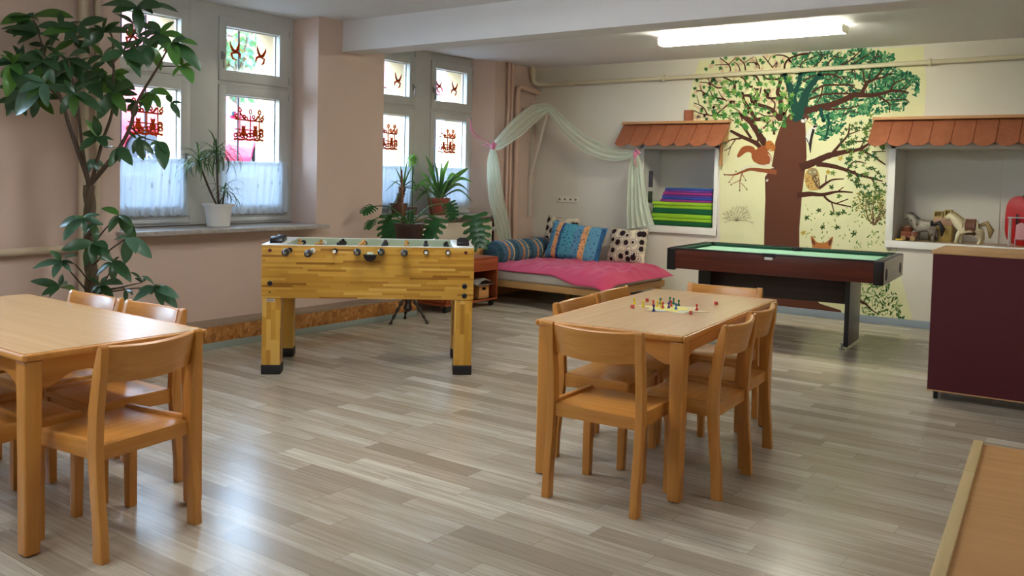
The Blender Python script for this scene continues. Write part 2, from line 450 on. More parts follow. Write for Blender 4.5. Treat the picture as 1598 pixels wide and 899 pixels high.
# ================================================================== PIPES, RADIATOR, LAMPS
def pipe(label, pts, r, mat, extra=(), bend=.05):
    P = [Vector(q) for q in pts]; path = [P[0]]
    for i in range(1, len(P)-1):
        a = (P[i-1]-P[i]).normalized(); b = (P[i+1]-P[i]).normalized()
        s, e = P[i]+a*bend, P[i]+b*bend
        for k in range(7):
            t = k/6; path.append(s*(1-t)**2 + P[i]*2*t*(1-t) + e*t*t)
    path.append(P[-1])
    m_ = MB().tube(path, r, 14)
    o = m_.build('heating_pipe', mat)
    tag(o, label, 'pipe')
    for (a, b, rr) in extra:
        MB().cyl(a, b, rr, seg=14).build('pipe_collar', mat, o)
    return o
M['pipe_pink'] = plain('peach_painted_pipe', '#cfae9a', .45)
M['pipe_cream'] = plain('cream_painted_pipe', '#cfc6a8', .45)
M['pipe_wall'] = plain('cream_pipe_left', '#c4b298', .45)
yp = YB-.055
pipe('long cream pipe running under the ceiling along the back wall above the painted tree',
     [(-6.66, 9.55, 2.889), (-6.66, 9.58, 2.665), (-6.5, yp, 2.665), (-4.3, yp, 2.672), (-1.1, yp, 2.705), (2.9, yp, 2.74)], .024, M['pipe_cream'],
     [((-6.2, yp, 2.667), (-6.16, yp, 2.667), .033), ((-5.32, yp, 2.669), (-5.28, yp, 2.669), .03), ((-4.86, yp, 2.671), (-4.84, yp, 2.671), .04),
      ((-3.3, yp, 2.683), (-3.22, yp, 2.683), .031), ((-1.93, yp, 2.697), (-1.90, yp, 2.697), .036)], .06)
pipe('thick peach pipe with an elbow rising behind the daybed in the room corner',
     [(-6.66, 9.235, .05), (-6.66, 9.235, 2.60), (-6.66, 9.70, 2.565)], .033, M['pipe_pink'], [((-6.66, 9.235, 2.28), (-6.66, 9.235, 2.30), .04)], .07)
pipe('thin peach pipe nearest the far window niche', [(-6.69, 9.08, .6), (-6.69, 9.08, 2.889)], .018, M['pipe_pink'])
pipe('thin peach pipe second from the far window niche', [(-6.69, 9.15, .0), (-6.69, 9.15, 2.889)], .018, M['pipe_pink'])
pipe('horizontal cream pipe low on the wall at the left edge', [(-6.30, -2.5, .80), (-6.30, 3.30, .858), (-6.318, 3.34, .86)], .028, M['pipe_wall'])
pipe('left of two peach pipes standing behind the tall plant', [(-6.30, 3.38, .0), (-6.30, 3.38, 2.889)], .034, M['pipe_wall'])
pipe('right of two peach pipes standing behind the tall plant', [(-6.31, 3.49, .0), (-6.31, 3.49, 2.889)], .02, M['pipe_wall'])

# radiator in the far niche
M['radiator'] = plain('cream_radiator_enamel', '#d2c8b2', .35)
rt = thing('radiator', 'cream panel radiator under the far window sill', 'radiator', (-6.60, 7.88, 0))
b = MB().box(-.02, 0, -.80, .80, .30, .885, .008, 3)
for k in range(0): pass
b.build('front_panel', M['radiator'], rt)
b = MB().box(-.10, -.021, -.79, .79, .31, .87, .006)
b.build('convector', M['radiator'], rt)
b = MB().box(-.105, .004, -.80, .80, .868, .892, .004)
for k in range(26): b.box(-.085, -.02, -.76+k*.06, -.73+k*.06, .885, .896, .002)
b.build('top_grille', M['radiator'], rt)
b = MB().cyl((-.05, .80, .80), (-.05, .88, .80), .015); b.tube([(-.05, .88, .80), (-.05, .93, .80)], [.03, .034], 16); b.ball((-.05, .94, .80), .034)
b.build('valve', M['white_gloss'], rt)
b = MB().cyl((-.05, .80, .36), (-.05, .9, .36), .012).cyl((-.05, .9, .36), (-.05, .9, 0), .012); b.build('feed_pipe', M['pipe_pink'], rt)

# ceiling lamp in view, and added fill lamps of the same model
def lamp_mats():
    t = NT('lamp_diffuser_lit'); e = t.n('Emission'); e.inputs[0].default_value = (1.0, .97, .78, 1); e.inputs[1].default_value = LAMP_STRENGTH
    t.l(e.outputs[0], t.out.inputs[0]); return t.m
M['lamp'] = lamp_mats()
M['lamp_fill'] = lamp_mats(); _e = [n for n in M['lamp_fill'].node_tree.nodes if n.type == 'EMISSION'][0]; _e.inputs[0].default_value = (.94, .98, 1.0, 1); _e.inputs[1].default_value = FILL_LAMP_STRENGTH  # cooler diffuser for the added fill lamps
def ceiling_lamp(loc, L, label, mt='lamp'):
    r = thing('ceiling_lamp', label, 'lamp', loc)
    MB().box(-L/2+.02, L/2-.02, -.07, .07, -.03, 0, .004).build('housing', M['white_gloss'], r)
    prof = [(-.085, -.03), (-.09, -.045), (-.08, -.085), (-.06, -.098), (.06, -.098), (.08, -.085), (.09, -.045), (.085, -.03)]
    MB().prism(prof, -L/2+.012, L/2-.012, 'x').build('diffuser', M[mt], r, angle=20)
    for s in (-1, 1): MB().prism([(a*1.03, z*1.02) for a, z in prof], s*L/2-.012*(s > 0), s*L/2+.012*(s < 0), 'x').build('end_cap', M['end_cap'], r, angle=20)
    return r
M['end_cap'] = plain('lamp_end_cap', '#e8e4cf', .3)
ceiling_lamp((-3.2, 8.12, CEIL), 1.80, 'long fluorescent ceiling lamp glowing warm yellow behind the beam')
ceiling_lamp((-3.4, 3.3, CEIL), 1.80, 'long added fill lamp, built as a ceiling tube, out of view above the middle of the room', 'lamp_fill')  # added overhead out of view to fill the middle of the room
ceiling_lamp((-3.2, .2, CEIL), 1.80, 'long added fill lamp, built as a ceiling tube, out of view in the front part of the room', 'lamp_fill')  # unseen fill light added for the near part
ceiling_lamp((1.7, 4.6, CEIL), 1.20, 'short added fill lamp, built as a ceiling tube, out of view near the right wall', 'lamp_fill')  # added only to lift the dim right side

# ================================================================== TABLES AND CHAIRS
def make_chair():
    r = thing('wooden_chair', 'x', 'chair')
    # rear posts : side profile (y,z) swept in x ; sitter faces +y, origin on the floor at the rear feet
    front = [(.0+.052, 0), (.055, .12), (.072, .28), (.085, .43), (.078, .56), (.055, .70), (.030, .79)]
    back = [(.004, .80), (.004, .795), (.010, .70), (.028, .56), (.034, .43), (.026, .28), (.008, .12), (.0, 0)]
    prof = front + [(.022, .803)] + [(.010, .805)] + back[1:]
    for s in (-1, 1):
        x0, x1 = (.200, .235) if s > 0 else (-.235, -.200)
        MB().prism(prof, x0, x1, 'x', bev=.004).build('rear_leg', M['beech_z'], r)
    for s in (-1, 1):
        x0, x1 = (.192, .232) if s > 0 else (-.232, -.192)
        MB().prism([(.385, 0), (.42, 0), (.43, .40), (.385, .40)], x0, x1, 'x', bev=.005).build('front_leg', M['beech_z'], r)
    for s in (-1, 1):
        x0, x1 = (.200, .224) if s > 0 else (-.224, -.200)
        MB().prism([(.05, .375), (.425, .385), (.43, .432), (.42, .442), (.06, .445), (.05, .44)], x0, x1, 'x', bev=.004).build('side_rail', M['beech_y'], r)
    MB().box(-.199, .199, .055, .43, .405, .430, .006).build('seat', M['beech_x'], r)
    MB().box(-.199, .199, .045, .068, .370, .428, .004).build('rear_apron', M['beech_x'], r)
    MB().box(-.191, .191, .395, .418, .352, .404, .004).build('front_apron', M['beech_x'], r)
    # curved back panel
    b = MB(); n = 16; vs, fs = [], []
    for i in range(n+1):
        t = i/n*2-1; x = t*.202; bow = .040*(1-t*t)
        lo = .655 + .012*(t*t) - .004; hi = .800 - .006*(1-t*t)
        yl, yh = .052 - bow, .024 - bow
        for (yy, zz) in ((yl+.010, lo), (yl-.010, lo), (yh-.012, hi-.006), (yh-.006, hi), (yh+.004, hi), (yh+.010, hi-.006)):
            vs.append((x, yy, zz))
    k = 6
    for i in range(n):
        for j in range(k): fs.append((i*k+j, i*k+(j+1) % k, (i+1)*k+(j+1) % k, (i+1)*k+j))
    fs.append(tuple(range(k))); fs.append(tuple(n*k+j for j in reversed(range(k))))
    b.add(vs, fs); b.build('backrest', M['beech_x'], r, angle=50)
    return r
chair0 = make_chair(); _used = [False]
def chair(x, y, rz, label, group):
    # x,y = centre of the rear feet ; rz rotates facing +Y
    c = chair0 if not _used[0] else copy_tree(chair0)
    _used[0] = True
    c.location = (x, y, 0); c.rotation_euler = (0, 0, rz); c['label'] = label; c['group'] = group
    return c
def make_table(name, label, cx, cy, rz, L, W, mtop, deep=.62):
    # length along local y
    r = thing(name, label, 'table', (cx, cy, 0), rz)
    MB().box(-W/2+.018, W/2-.018, -L/2+.018, L/2-.018, .735, .7605).build('tabletop', mtop, r, smooth=False)
    eb = MB()
    for (x0, x1, y0, y1) in ((-W/2, -W/2+.018, -L/2, L/2), (W/2-.018, W/2, -L/2, L/2), (-W/2+.018, W/2-.018, -L/2, -L/2+.018), (-W/2+.018, W/2-.018, L/2-.018, L/2)):
        eb.box(x0, x1, y0, y1, .733, .760, .009, 3)
    eb.build('edge_band', M['beech_y'], r)
    lg = .068
    for sx in (-1, 1):
        for sy in (-1, 1):
            cxl, cyl_ = sx*(W/2-.012-lg/2), sy*(L/2-.012-lg/2)
            b = bmesh.new(); bmesh.ops.create_cube(b, size=1)
            for q in b.verts:
                t = .86 if q.co.z < 0 else 1
                q.co = (cxl + q.co.x*lg*t + sx*lg*(1-t)/2, cyl_ + q.co.y*lg*t + sy*lg*(1-t)/2, .004+.364 + q.co.z*.728)
            bmesh.ops.bevel(b, geom=list(b.edges), offset=.009, segments=3, profile=.6, affect='EDGES')
            leg = MB().bm(b).build('leg', M['beech_z'], r)
            MB().cyl((cxl, cyl_, 0), (cxl, cyl_, .005), .022).build('glide', M['black_matte'], leg)
    def apron(length):
        h = length/2; pts = [(-h, .733), (h, .733), (h, deep)]
        e = .13
        for i in range(9):
            t = i/8; pts.append((h - .02 - e*t, deep + .045*(.5-.5*math.cos(PI*t))))
        for i in range(9):
            t = 1-i/8; pts.append((-h + .02 + e*t, deep + .045*(.5-.5*math.cos(PI*t))))
        pts.append((-h, deep)); return pts
    for s in (-1, 1):
        yy = s*(L/2-.05); MB().prism(apron(W-.15), yy-.011, yy+.011, 'y').build('apron', M['beech_x'], r, angle=25)
        xx = s*(W/2-.05); MB().prism(apron(L-.15), xx-.011, xx+.011, 'x').build('apron', M['beech_y'], r, angle=25)
    return r
A1 = R(5.2)
make_table('wooden_table', 'rectangular beech table with a board game laid out on it', -2.105, 4.353, A1, 1.57, .765, M['table_top'])
make_table('wooden_table', 'beech table at the left edge with a bare glossy top', -4.095, 1.93, R(90), 1.60, .775, M['table_top'])
def rel(cx, cy, a, x, y):
    return cx + math.cos(a)*x - math.sin(a)*y, cy + math.sin(a)*x + math.cos(a)*y
G1, G2 = 'beech chairs round the board game table', 'beech chairs round the left table'
chair(-1.965, 3.318, R(3.4), 'beech chair at the near end of the board game table, its back to the camera', G1)
chair(-1.548, 4.010, R(93.5), 'nearer of the two beech chairs on the right side of the board game table', G1)
chair(-1.620, 4.505, R(94.5), 'farther of the two beech chairs on the right side of the board game table', G1)
chair(-2.530, 4.050, R(-84), 'nearer of the two beech chairs on the left side of the board game table', G1)
chair(-2.590, 4.560, R(-84), 'farther of the two beech chairs on the left side of the board game table', G1)
chair(-2.165, 5.275, R(187), 'beech chair at the far end of the board game table facing the camera', G1)
chair(-3.072, 1.932, R(98), 'beech chair at the right end of the left table, seen from behind', G2)
chair(-3.838, 2.425, R(181), 'right one of the two beech chairs behind the left table', G2)
chair(-4.350, 2.415, R(181), 'left one of the two beech chairs behind the left table', G2)
chair(-3.775, 1.480, R(0), 'beech chair tucked under the near side of the left table, closest to the table leg', G2)
chair(-4.280, 1.470, R(0), 'beech chair tucked under the near side of the left table, at the picture edge', G2)
# ================================================================== TABLE FOOTBALL
def strip_wood(name, cols, rowh, length, axis='x', rough=.3):
    # edge-glued lamella board: rows of short staves, each with its own tone
    t = NT(name); tcn = t.n('TexCoord'); sp = t.n('SeparateXYZ'); t.l(tcn.outputs['Object'], sp.inputs[0])
    if axis == 'x': U = t.math('ADD', sp.outputs[0], t.math('MULTIPLY', sp.outputs[1], 1.0)); V = sp.outputs[2]
    else: U = sp.outputs[2]; V = t.math('ADD', sp.outputs[0], sp.outputs[1])
    row = t.math('FLOOR', t.math('DIVIDE', V, rowh))
    wn = t.n('TexWhiteNoise', noise_dimensions='1D'); t.l(row, wn.inputs['W'])
    col = t.math('FLOOR', t.math('ADD', t.math('DIVIDE', U, length), t.math('MULTIPLY', wn.outputs[0], 13.0)))
    cv = t.n('CombineXYZ'); t.l(row, cv.inputs[0]); t.l(col, cv.inputs[1])
    w2 = t.n('TexWhiteNoise', noise_dimensions='2D'); t.l(cv.outputs[0], w2.inputs['Vector'])
    base = t.ramp(w2.outputs[0], cols, 'CONSTANT')
    gv = t.n('CombineXYZ'); t.l(t.math('MULTIPLY', U, 4.0), gv.inputs[0]); t.l(t.math('MULTIPLY', V, 120.0), gv.inputs[1]); t.l(w2.outputs[0], gv.inputs[2])
    g = t.noise(gv.outputs[0], 1.0, 4, .6)
    t.principled(t.mix(t.math('MULTIPLY', g, .25), base, '#9a6a28'), rough, 0, .5, bump=g, bstr=.03)
    return t.m
GOLD = [(0, '#d3a244'), (.25, '#c49236'), (.45, '#cf9d40'), (.65, '#bb8730'), (.80, '#dcb058'), (.91, '#96641f'), (.96, '#ac7a2b')]
M['foos'] = strip_wood('lamella_board', GOLD, .0165, .27, 'x')
M['foos_leg'] = strip_wood('lamella_leg', GOLD, .032, .22, 'z')
M['pitch_wall'] = plain('pale_green_pitch_side', '#b9c2a6', .45)
M['pitch'] = plain('green_pitch', '#5d8f57', .6)
M['player_black'] = plain('black_player', '#20191a', .4)
M['player_tan'] = plain('tan_player', '#c9924c', .45)
M['ball'] = plain('cork_ball', '#d9dcc6', .4)
M['dkred'] = plain('dark_red_plastic', '#5c1a18', .35)
FL, FW = 1.503, .76
fr_ = thing('football_table', 'table football game in golden lamella wood with black-tipped rods', 'table football', (-4.79, 4.806, 0), R(41.6))
hl, hw = FL/2, FW/2
def framebox(b, z0, z1, t=.03):
    b.box(-hl, hl, -hw, -hw+t, z0, z1, .003); b.box(-hl, hl, hw-t, hw, z0, z1, .003)
    b.box(-hl, -hl+t, -hw+t, hw-t, z0, z1); b.box(hl-t, hl, -hw+t, hw-t, z0, z1)
b = MB(); framebox(b, .55, .928); b.box(-hl+.01, hl-.01, -hw+.01, hw-.01, .552, .565)
body = b.build('body', M['foos'], fr_, angle=30)
# white end decks, light rim, recessed pitch
b = MB()
for s in (-1, 1):
    b.box(s*(hl-.155), s*(hl-.0), -hw+.0, hw-.0, .923, .931, .002)
b.box(-hl+.155, hl-.155, -hw, -hw+.03, .926, .931, .001); b.box(-hl+.155, hl-.155, hw-.03, hw, .926, .931, .001)
b.build('top_rim', M['white_gloss'], fr_)
b = MB()
b.box(-hl+.15, hl-.15, -hw+.03, -hw+.035, .80, .927); b.box(-hl+.15, hl-.15, hw-.035, hw-.03, .80, .927)
for s in (-1, 1): b.box(s*(hl-.155), s*(hl-.16), -hw+.03, hw-.03, .80, .927)
b.build('pitch_side', M['pitch_wall'], fr_, smooth=False)
MB().box(-hl+.15, hl-.15, -hw+.03, hw-.03, .80, .806).build('pitch', M['pitch'], fr_, smooth=False)
b = MB()
for sx in (-1, 1):
    for sy in (-1, 1):
        x0 = sx*hl if sx < 0 else sx*hl-.13; y0 = -hw+.008 if sy < 0 else hw-.138
        if sx < 0: x0 = -hl+.004
        else: x0 = hl-.134
        leg = MB().box(x0, x0+.13, y0, y0+.13, .0, .552, .006, 2).build('leg', M['foos_leg'], fr_)
        MB().box(x0-.003, x0+.133, y0-.003, y0+.133, .0, .07, .006, 2).build('leg_cap', M['black_matte'], leg)
        if sx < 0 and sy < 0: MB().box(x0+.03, x0+.09, y0-.004, y0, .525, .542, .001).box(x0+.035, x0+.085, y0-.0045, y0-.0035, .531, .537, mi=1).build('maker_plate', [M['white_gloss'], M['black_matte']], leg)
# bolts on the long front
for (x, z, r, mt) in ((.06, .655, .019, 'black_plastic'), (1.438, .649, .019, 'black_plastic'), (1.438, .580, .019, 'black_plastic'), (1.442, .894, .012, 'dkred'), (.057, .889, .013, 'dkred'), (.06, .592, .006, 'black_plastic')):
    MB().lathe([(0, -.012), (r*.6, -.012), (r*.95, -.008), (r, 0)], (x-hl, -hw, z), 18, axis='y', mat=None).build('bolt', M[mt], fr_)
# ball return cup
b = MB(); pts = []
for i in range(15):
    a = PI + PI*i/14; pts.append((.045*math.cos(a), .045*math.sin(a)))
b.prism([(x+.761-hl, z+.868) for x, z in pts], -hw-.05, -hw, 'y')
b.box(.712-hl, .81-hl, -hw-.052, -hw, .866, .872, .002)
cup = b.build('ball_return', M['black_plastic'], fr_, angle=25)
tag(MB().ball((.761-hl, -hw-.022, .876), .028, 1, .8, .55).build('ball', M['ball'], cup), 'pale ball lying in the return cup')
# black end tools
def end_scorer(cx):
    b = MB(); pr = [(-.075, 0), (-.06, .012), (-.05, .03), (-.02, .042), (.01, .036), (.03, .045), (.055, .03), (.075, .012), (.085, 0)]
    b.prism(pr, -.045, .045, 'x', bev=.004, mat=Matrix.Translation((cx, -.17, .931)))
    b.prism(pr, -.03, .03, 'x', bev=.004, mat=Matrix.Translation((cx+.005, -.02, .931)))
    return b.build('scorer', M['black_plastic'], fr_)
end_scorer(-hl+.075); end_scorer(hl-.075)
# rods : x position, near-side reach of the grip, number of players, colour
rods = [(.195, .17, 1, 0, 1), (.356, .24, 2, 0, 1), (.512, .06, 3, 1, -1), (.675, .075, 5, 0, 1), (.839, .04, 5, 1, -1), (1.004, .09, 3, 0, 1), (1.156, .035, 2, 1, -1), (1.313, .035, 1, 1, -1)]
for i, (x, out, n, colr, side) in enumerate(rods):
    X = x-hl; z = .893; grip_near = side > 0
    if i in (4,): grip_near = True
    near = -hw-out; far = hw+(.35-out if not grip_near else .06)
    far = hw + .05 if grip_near else hw + .16
    rod = MB().cyl((X, near-.0, z), (X, far, z), .008, seg=12).build('rod', M['chrome'], fr_)
    MB().cyl((X, -hw-.012, z), (X, -hw+.002, z), .019, seg=16).cyl((X, hw-.045, z), (X, hw+.012, z), .019, seg=16).build('bushing', M['white_gloss'] if i == 1 else M['black_plastic'], rod)
    gy = (near, near-.0) 
    if grip_near:
        a, c = near-.06, near+.06
        MB().lathe([(0, a-.012), (.012, a-.012), (.019, a-.006), (.019, a+.004), (.024, a+.012), (.026, a+.05), (.025, a+.09), (.017, a+.11), (.012, a+.12), (0, a+.12)], (X, 0, z), 18, axis='y').build('grip', M['black_plastic'], rod)
        MB().lathe([(0, a-.018), (.011, a-.018), (.013, a-.013), (.013, a-.010), (0, a-.010)], (X, 0, z), 14, axis='y').build('grip_tip', M['steel'], rod)
    else:
        MB().cyl((X, near-.012, z), (X, near, z), .012, seg=12).build('end_cap', M['white_gloss'], rod)
        a = far
        MB().lathe([(0, a-.06), (.014, a-.06), (.024, a-.05), (.026, a), (.024, a+.05), (0, a+.06)], (X, 0, z), 16, axis='y').build('grip', M['black_plastic'], rod)
    ys = [(-.5+(k+.5)/n)*(FW-.2) + random.Random(i).uniform(-.03, .03) for k in range(n)] if n > 1 else [.12]
    for yy in ys:
        p = MB(); 
        p.lathe([(0, -.08), (.011, -.08), (.013, -.055), (.009, -.035), (.013, -.018), (.021, .0), (.019, .015), (.008, .019), (.0125, .027), (.0135, .035), (.008, .043), (0, .045)], (X, yy, z), 12)
        p.box(X-.016, X+.010, yy-.010, yy+.010, z-.084, z-.058, .004)
        p.build('player', M['player_black'] if colr else M['player_tan'], rod)

# ================================================================== POOL TABLE
M['felt'] = plain('pale_green_felt', '#8dbaa0', .9, bstr=.2)
M['cushion'] = plain('dark_green_cushion', '#1f4a38', .85)
M['mahog'] = wood('mahogany_laminate', '#6b2f22', '#48190f', 'x', .3)
M['dkbrown'] = wood('dark_brown_laminate', '#3a2420', '#261613', 'x', .35)
M['grey_end'] = wood('worn_grey_end_board', '#dbd3c4', '#c4bbac', 'y', .5)
M['leg_grey'] = plain('dark_grey_leg_panel', '#6b6660', .35)
pt = thing('pool_table', 'small pool table with pale green cloth and mahogany sides before the painted tree', 'pool table', (-2.783, 8.175, 0), R(4.6))
PL, PW = 1.88, 1.10; pl, pw = PL/2, PW/2
b = MB().box(-pl+.03, pl-.03, -pw, -pw+.03, .635, .812, .003).box(-pl+.03, pl-.03, pw-.03, pw, .635, .812, .003)
b.build('side_panel', M['mahog'], pt)
for s in (-1, 1):
    e = MB().box(s*(pl+.007), s*(pl-.03), -pw+.03, pw-.012, .622, .815, .003).build('end_panel', M['grey_end'] if s > 0 else M['mahog'], pt)
    if s > 0:
        for yy in (-.42, .36):
            h = MB(); h.tube([(pl+.004, yy, .705), (pl+.010, yy, .705)], .050, 24); h.build('ball_hole', M['black_matte'], e)
for sx in (-1, 1):
    for sy in (-1, 1):
        c = MB().box(sx*(pl+.006), sx*(pl-.075), sy*(pw+.006), sy*(pw-.045), .62, .822, .01, 3)
        c.build('corner_cap', M['black_plastic'], pt)
b = MB(); 
for sy in (-1, 1): b.box(-pl+.06, pl-.06, sy*pw, sy*(pw-.055), .808, .826, .004)
for sx in (-1, 1): b.box(sx*pl, sx*(pl-.055), -pw+.05, pw-.05, .808, .826, .004)
b.build('rail_top', M['black_plastic'], pt)
b = MB()
for sy in (-1, 1):
    for (x0, x1) in ((-pl+.10, -.05), (.05, pl-.10)):
        b.prism([(sy*(pw-.052), .79), (sy*(pw-.052), .818), (sy*(pw-.095), .815), (sy*(pw-.085), .79)], x0, x1, 'x')
for sx in (-1, 1):
    b.prism([(sx*(pl-.052), .79), (sx*(pl-.052), .818), (sx*(pl-.095), .815), (sx*(pl-.085), .79)], -pw+.10, pw-.10, 'y')
b.build('cushion', M['cushion'], pt, angle=20)
MB().box(-pl+.04, pl-.04, -pw+.04, pw-.04, .770, .790).build('bed', M['felt'], pt, smooth=False)
for sx in (-1, 0, 1):
    for sy in (-1, 1):
        b = MB(); b.lathe([(.045, 0), (.052, .004), (.052, .02), (.044, .024), (.036, .01)], (sx*(pl-.075), sy*(pw-.062), .792), 18); b.build('pocket', M['black_plastic'], pt)
b = MB().box(-.06, .06, -pw-.01, -pw, .795, .83, .004).box(-.035, .035, -pw-.012, -pw-.004, .772, .796, .002, mi=1)
b.build('side_pocket_plate', [M['black_plastic'], M['white_gloss']], pt)
b = MB().box(-.70, .60, -.02, .02, .375, .636, .003); b.build('stretcher_panel', M['dkbrown'], pt)
for x0 in (-.735, .60):
    l = MB().box(x0, x0+.035, -.26, .26, .03, .636, .004).build('leg_panel', M['leg_grey'], pt)
    MB().box(x0-.002, x0+.037, -.262, -.255, .03, .636, .001).build('edge_strip', M['black_plastic'], l)
    for yy in (-.22, .22):
        MB().cyl((x0-.02, yy, 0), (x0-.02, yy, .012), .022).cyl((x0-.02, yy, .01), (x0-.02, yy, .05), .008).box(x0-.03, x0+.01, yy-.02, yy+.02, .045, .06, .002).build('levelling_foot', M['steel'], l)
# bits lying on the rails
def lump(name, c, r, mat, sx=1, sy=1, sz=1, seed=0, label='', cat='', group=None):
    b = bmesh.new(); bmesh.ops.create_icosphere(b, subdivisions=3, radius=r)
    for q in b.verts:
        k = 1+.28*noise.noise(q.co*(2.2/r)+Vector((seed, 0, 0)))
        q.co = Vector((c[0]+q.co.x*k*sx, c[1]+q.co.y*k*sy, c[2]+max(-r*sz*.8, q.co.z*k*sz)))
    o = MB().bm(b).build(name, mat); return tag(o, label, cat, group)

# ================================================================== RED CABINET ON CASTORS
M['maroon'] = plain('maroon_fabric_panel', '#501219', .8, bstr=.15)
M['cab_top'] = wood('cabinet_top', '#c79d68', '#b2875a', 'x', .4)
cb = thing('mobile_cabinet', 'maroon-fronted cabinet on castors with a pale wooden top at the right edge', 'cabinet', (-1.215, 6.55, 0), R(3.0))
MB().box(0, 1.3, 0, .66, .065, .995, .004).build('body', M['maroon'], cb)
MB().box(-.008, 1.31, -.006, .675, .995, 1.018, .004).build('worktop', M['cab_top'], cb)
b = MB().box(-.003, 1.3, -.004, 0, .060, .068); b.build('bottom_edge', M['cab_top'], cb)
for x in (.05, 1.25):
    for y in (.05, .60):
        c = MB().cyl((x-.012, y, .028), (x+.012, y, .028), .028, seg=18).box(x-.018, x+.018, y-.014, y+.014, .045, .066, .003)
        c.build('castor', M['black_matte'], cb)

# ================================================================== LOW CHEST, FOREGROUND RIGHT
M['chest_top'] = wood('brown_board_top', '#c4925a', '#b17f49', 'x', .45)
M['chest_rim'] = wood('pale_wood_rim', '#c9ae7c', '#b59966', 'y', .5)
ch = thing('low_chest', 'low brown wooden chest with a pale raised rim in the lower right corner', 'chest', (-.545, 3.904, 0), R(4.6))
MB().box(.012, 1.1, -1.75, -.012, .0, .43, .004).build('body', M['beech_z'], ch)
MB().box(.03, 1.1, -1.75, -.03, .428, .440).box(.04, 1.1, -.42, -.418, .4402, .4404).box(.04,1.1,-.84,-.838,.4402,.4404).build('lid', M['chest_top'], ch, smooth=False)
b = MB().box(0, .036, -1.75, -.45, .40, .452, .003).box(0, .036, -.449, 0, .40, .452, .003)
b.build('rim', M['chest_rim'], ch)
MB().box(.036, 1.1, -.03, 0, .40, .441, .003).build('end_rail', M['chest_top'], ch)

# ================================================================== BOARD GAME
tz = .7612
M['paper_yellow'] = plain('yellow_game_print', '#d6c860', .6)
M['paper_pale'] = plain('pale_game_board', '#cdb88a', .6)
M['paper_blue'] = plain('pale_blue_print', '#9fb8c4', .6)
gm = thing('game_board', 'star-shaped paper game board with a yellow centre on the right-hand table', 'game board', (-2.075, 4.345, tz), R(8))
b = MB(); star = []
for k in range(12):
    r_ = .20 if k % 2 == 0 else .125; a = PI*k/6
    star.append((r_*math.cos(a), r_*math.sin(a)*.86))
b.prism(star, 0, .0015, 'z'); b.build('sheet', M['paper_pale'], gm, smooth=False)
b = MB(); b.prism([(x*.72-.02, y*.72) for x, y in star], .0015, .0022, 'z'); b.build('print', M['paper_yellow'], gm, smooth=False)
b = MB(); b.prism([(-.07, -.145), (-.01, -.14), (-.0, -.11), (-.06, -.115)], .0016, .0024, 'z').prism([(.06, -.10), (.12, -.07), (.10, -.05), (.05, -.08)], .0016, .0024, 'z'); b.build('blue_print', M['paper_blue'], gm, smooth=False)
cols = {'red': '#c22a22', 'yellow': '#e0c21c', 'green': '#14603a', 'blue': '#1f6c9c', 'navy': '#1e2a6a', 'purple': '#4d2a86'}
for k, v in cols.items(): M['pawn_'+k] = plain('pawn_'+k, v, .25)
pawns = [('yellow', -2.315, 4.36, 'yellow pawn at the outer left of the pawns, farthest from the dice-free middle'), ('yellow', -2.226, 4.293, 'yellow pawn standing alone left of the navy pawn'),
         ('yellow', -2.170, 4.352, 'left of two touching yellow pawns behind the navy pawn'), ('yellow', -2.145, 4.348, 'right of two touching yellow pawns beside the green one'),
         ('green', -2.205, 4.459, 'green pawn leftmost of the green ones'), ('green', -2.190, 4.546, 'second green pawn from the left, back row'), ('green', -2.160, 4.530, 'third green pawn from the left, back row'), ('green', -2.100, 4.470, 'rightmost green pawn on the game board'),
         ('red', -2.122, 4.320, 'red pawn just left of the purple pawn'), ('purple', -2.098, 4.342, 'purple pawn in the middle of the board'), ('red', -2.118, 4.414, 'red pawn just behind the purple pawn'),
         ('blue', -2.051, 4.334, 'blue pawn right of the purple pawn'), ('navy', -2.108, 4.186, 'navy pawn nearest the camera'), ('red', -2.199, 4.360, 'red pawn standing behind the navy pawn'), ('red', -1.953, 4.380, 'red pawn standing alone near the right tip of the board')]
prof = [(0, 0), (.0085, 0), (.0085, .003), (.007, .006), (.0035, .016), (.0032, .021), (.0055, .023), (.0062, .027), (.0055, .0315), (.003, .034), (0, .035)]
pm = {}
for i, (c, x, y, lab) in enumerate(pawns):
    if c not in pm:
        o = MB().lathe(prof, seg=16).build('pawn', M['pawn_'+c]); pm[c] = o
    else: o = pm[c].copy(); COL.objects.link(o)
    o.location = (x, y, tz+.0018 if math.hypot(x+2.075, y-4.345) < .19 else tz); tag(o, lab, 'game pawn', 'pawns of the board game')
M['pip'] = plain('white_pip', '#f2efe6', .4)
die0 = None
for i, (x, y, a, lab) in enumerate([(-2.247, 4.213, .2, 'red die at the left of the board, nearest the table edge'), (-2.314, 4.511, .6, 'red die behind the yellow pawns'), (-1.922, 4.239, .35, 'red die in front of the lone red pawn'), (-1.973, 4.679, .9, 'red die lying farthest right, away from the board')]):
    if die0 is None:
        die0 = MB().box(-.009, .009, -.009, .009, 0, .018, .002, 3).build('die', M['pawn_red'])
        b = MB()
        for px_, py_ in ((-.0045, -.0045), (.0045, .0045), (0, 0)): b.cyl((px_, py_, .0178), (px_, py_, .0182), .0016, seg=8)
        for px_, pz_ in ((-.0045, .005), (.0045, .013), (-.0045, .013), (.0045, .005)): b.cyl((px_, -.0092, pz_), (px_, -.0088, pz_), .0016, seg=8); b.cyl((.0088, px_, pz_), (.0092, px_, pz_), .0016, seg=8)
        b.build('pips', M['pip'], die0); o = die0
    else: o = copy_tree(die0)
    o.location = (x, y, tz); o.rotation_euler = (0, 0, a); tag(o, lab, 'die', 'red dice')
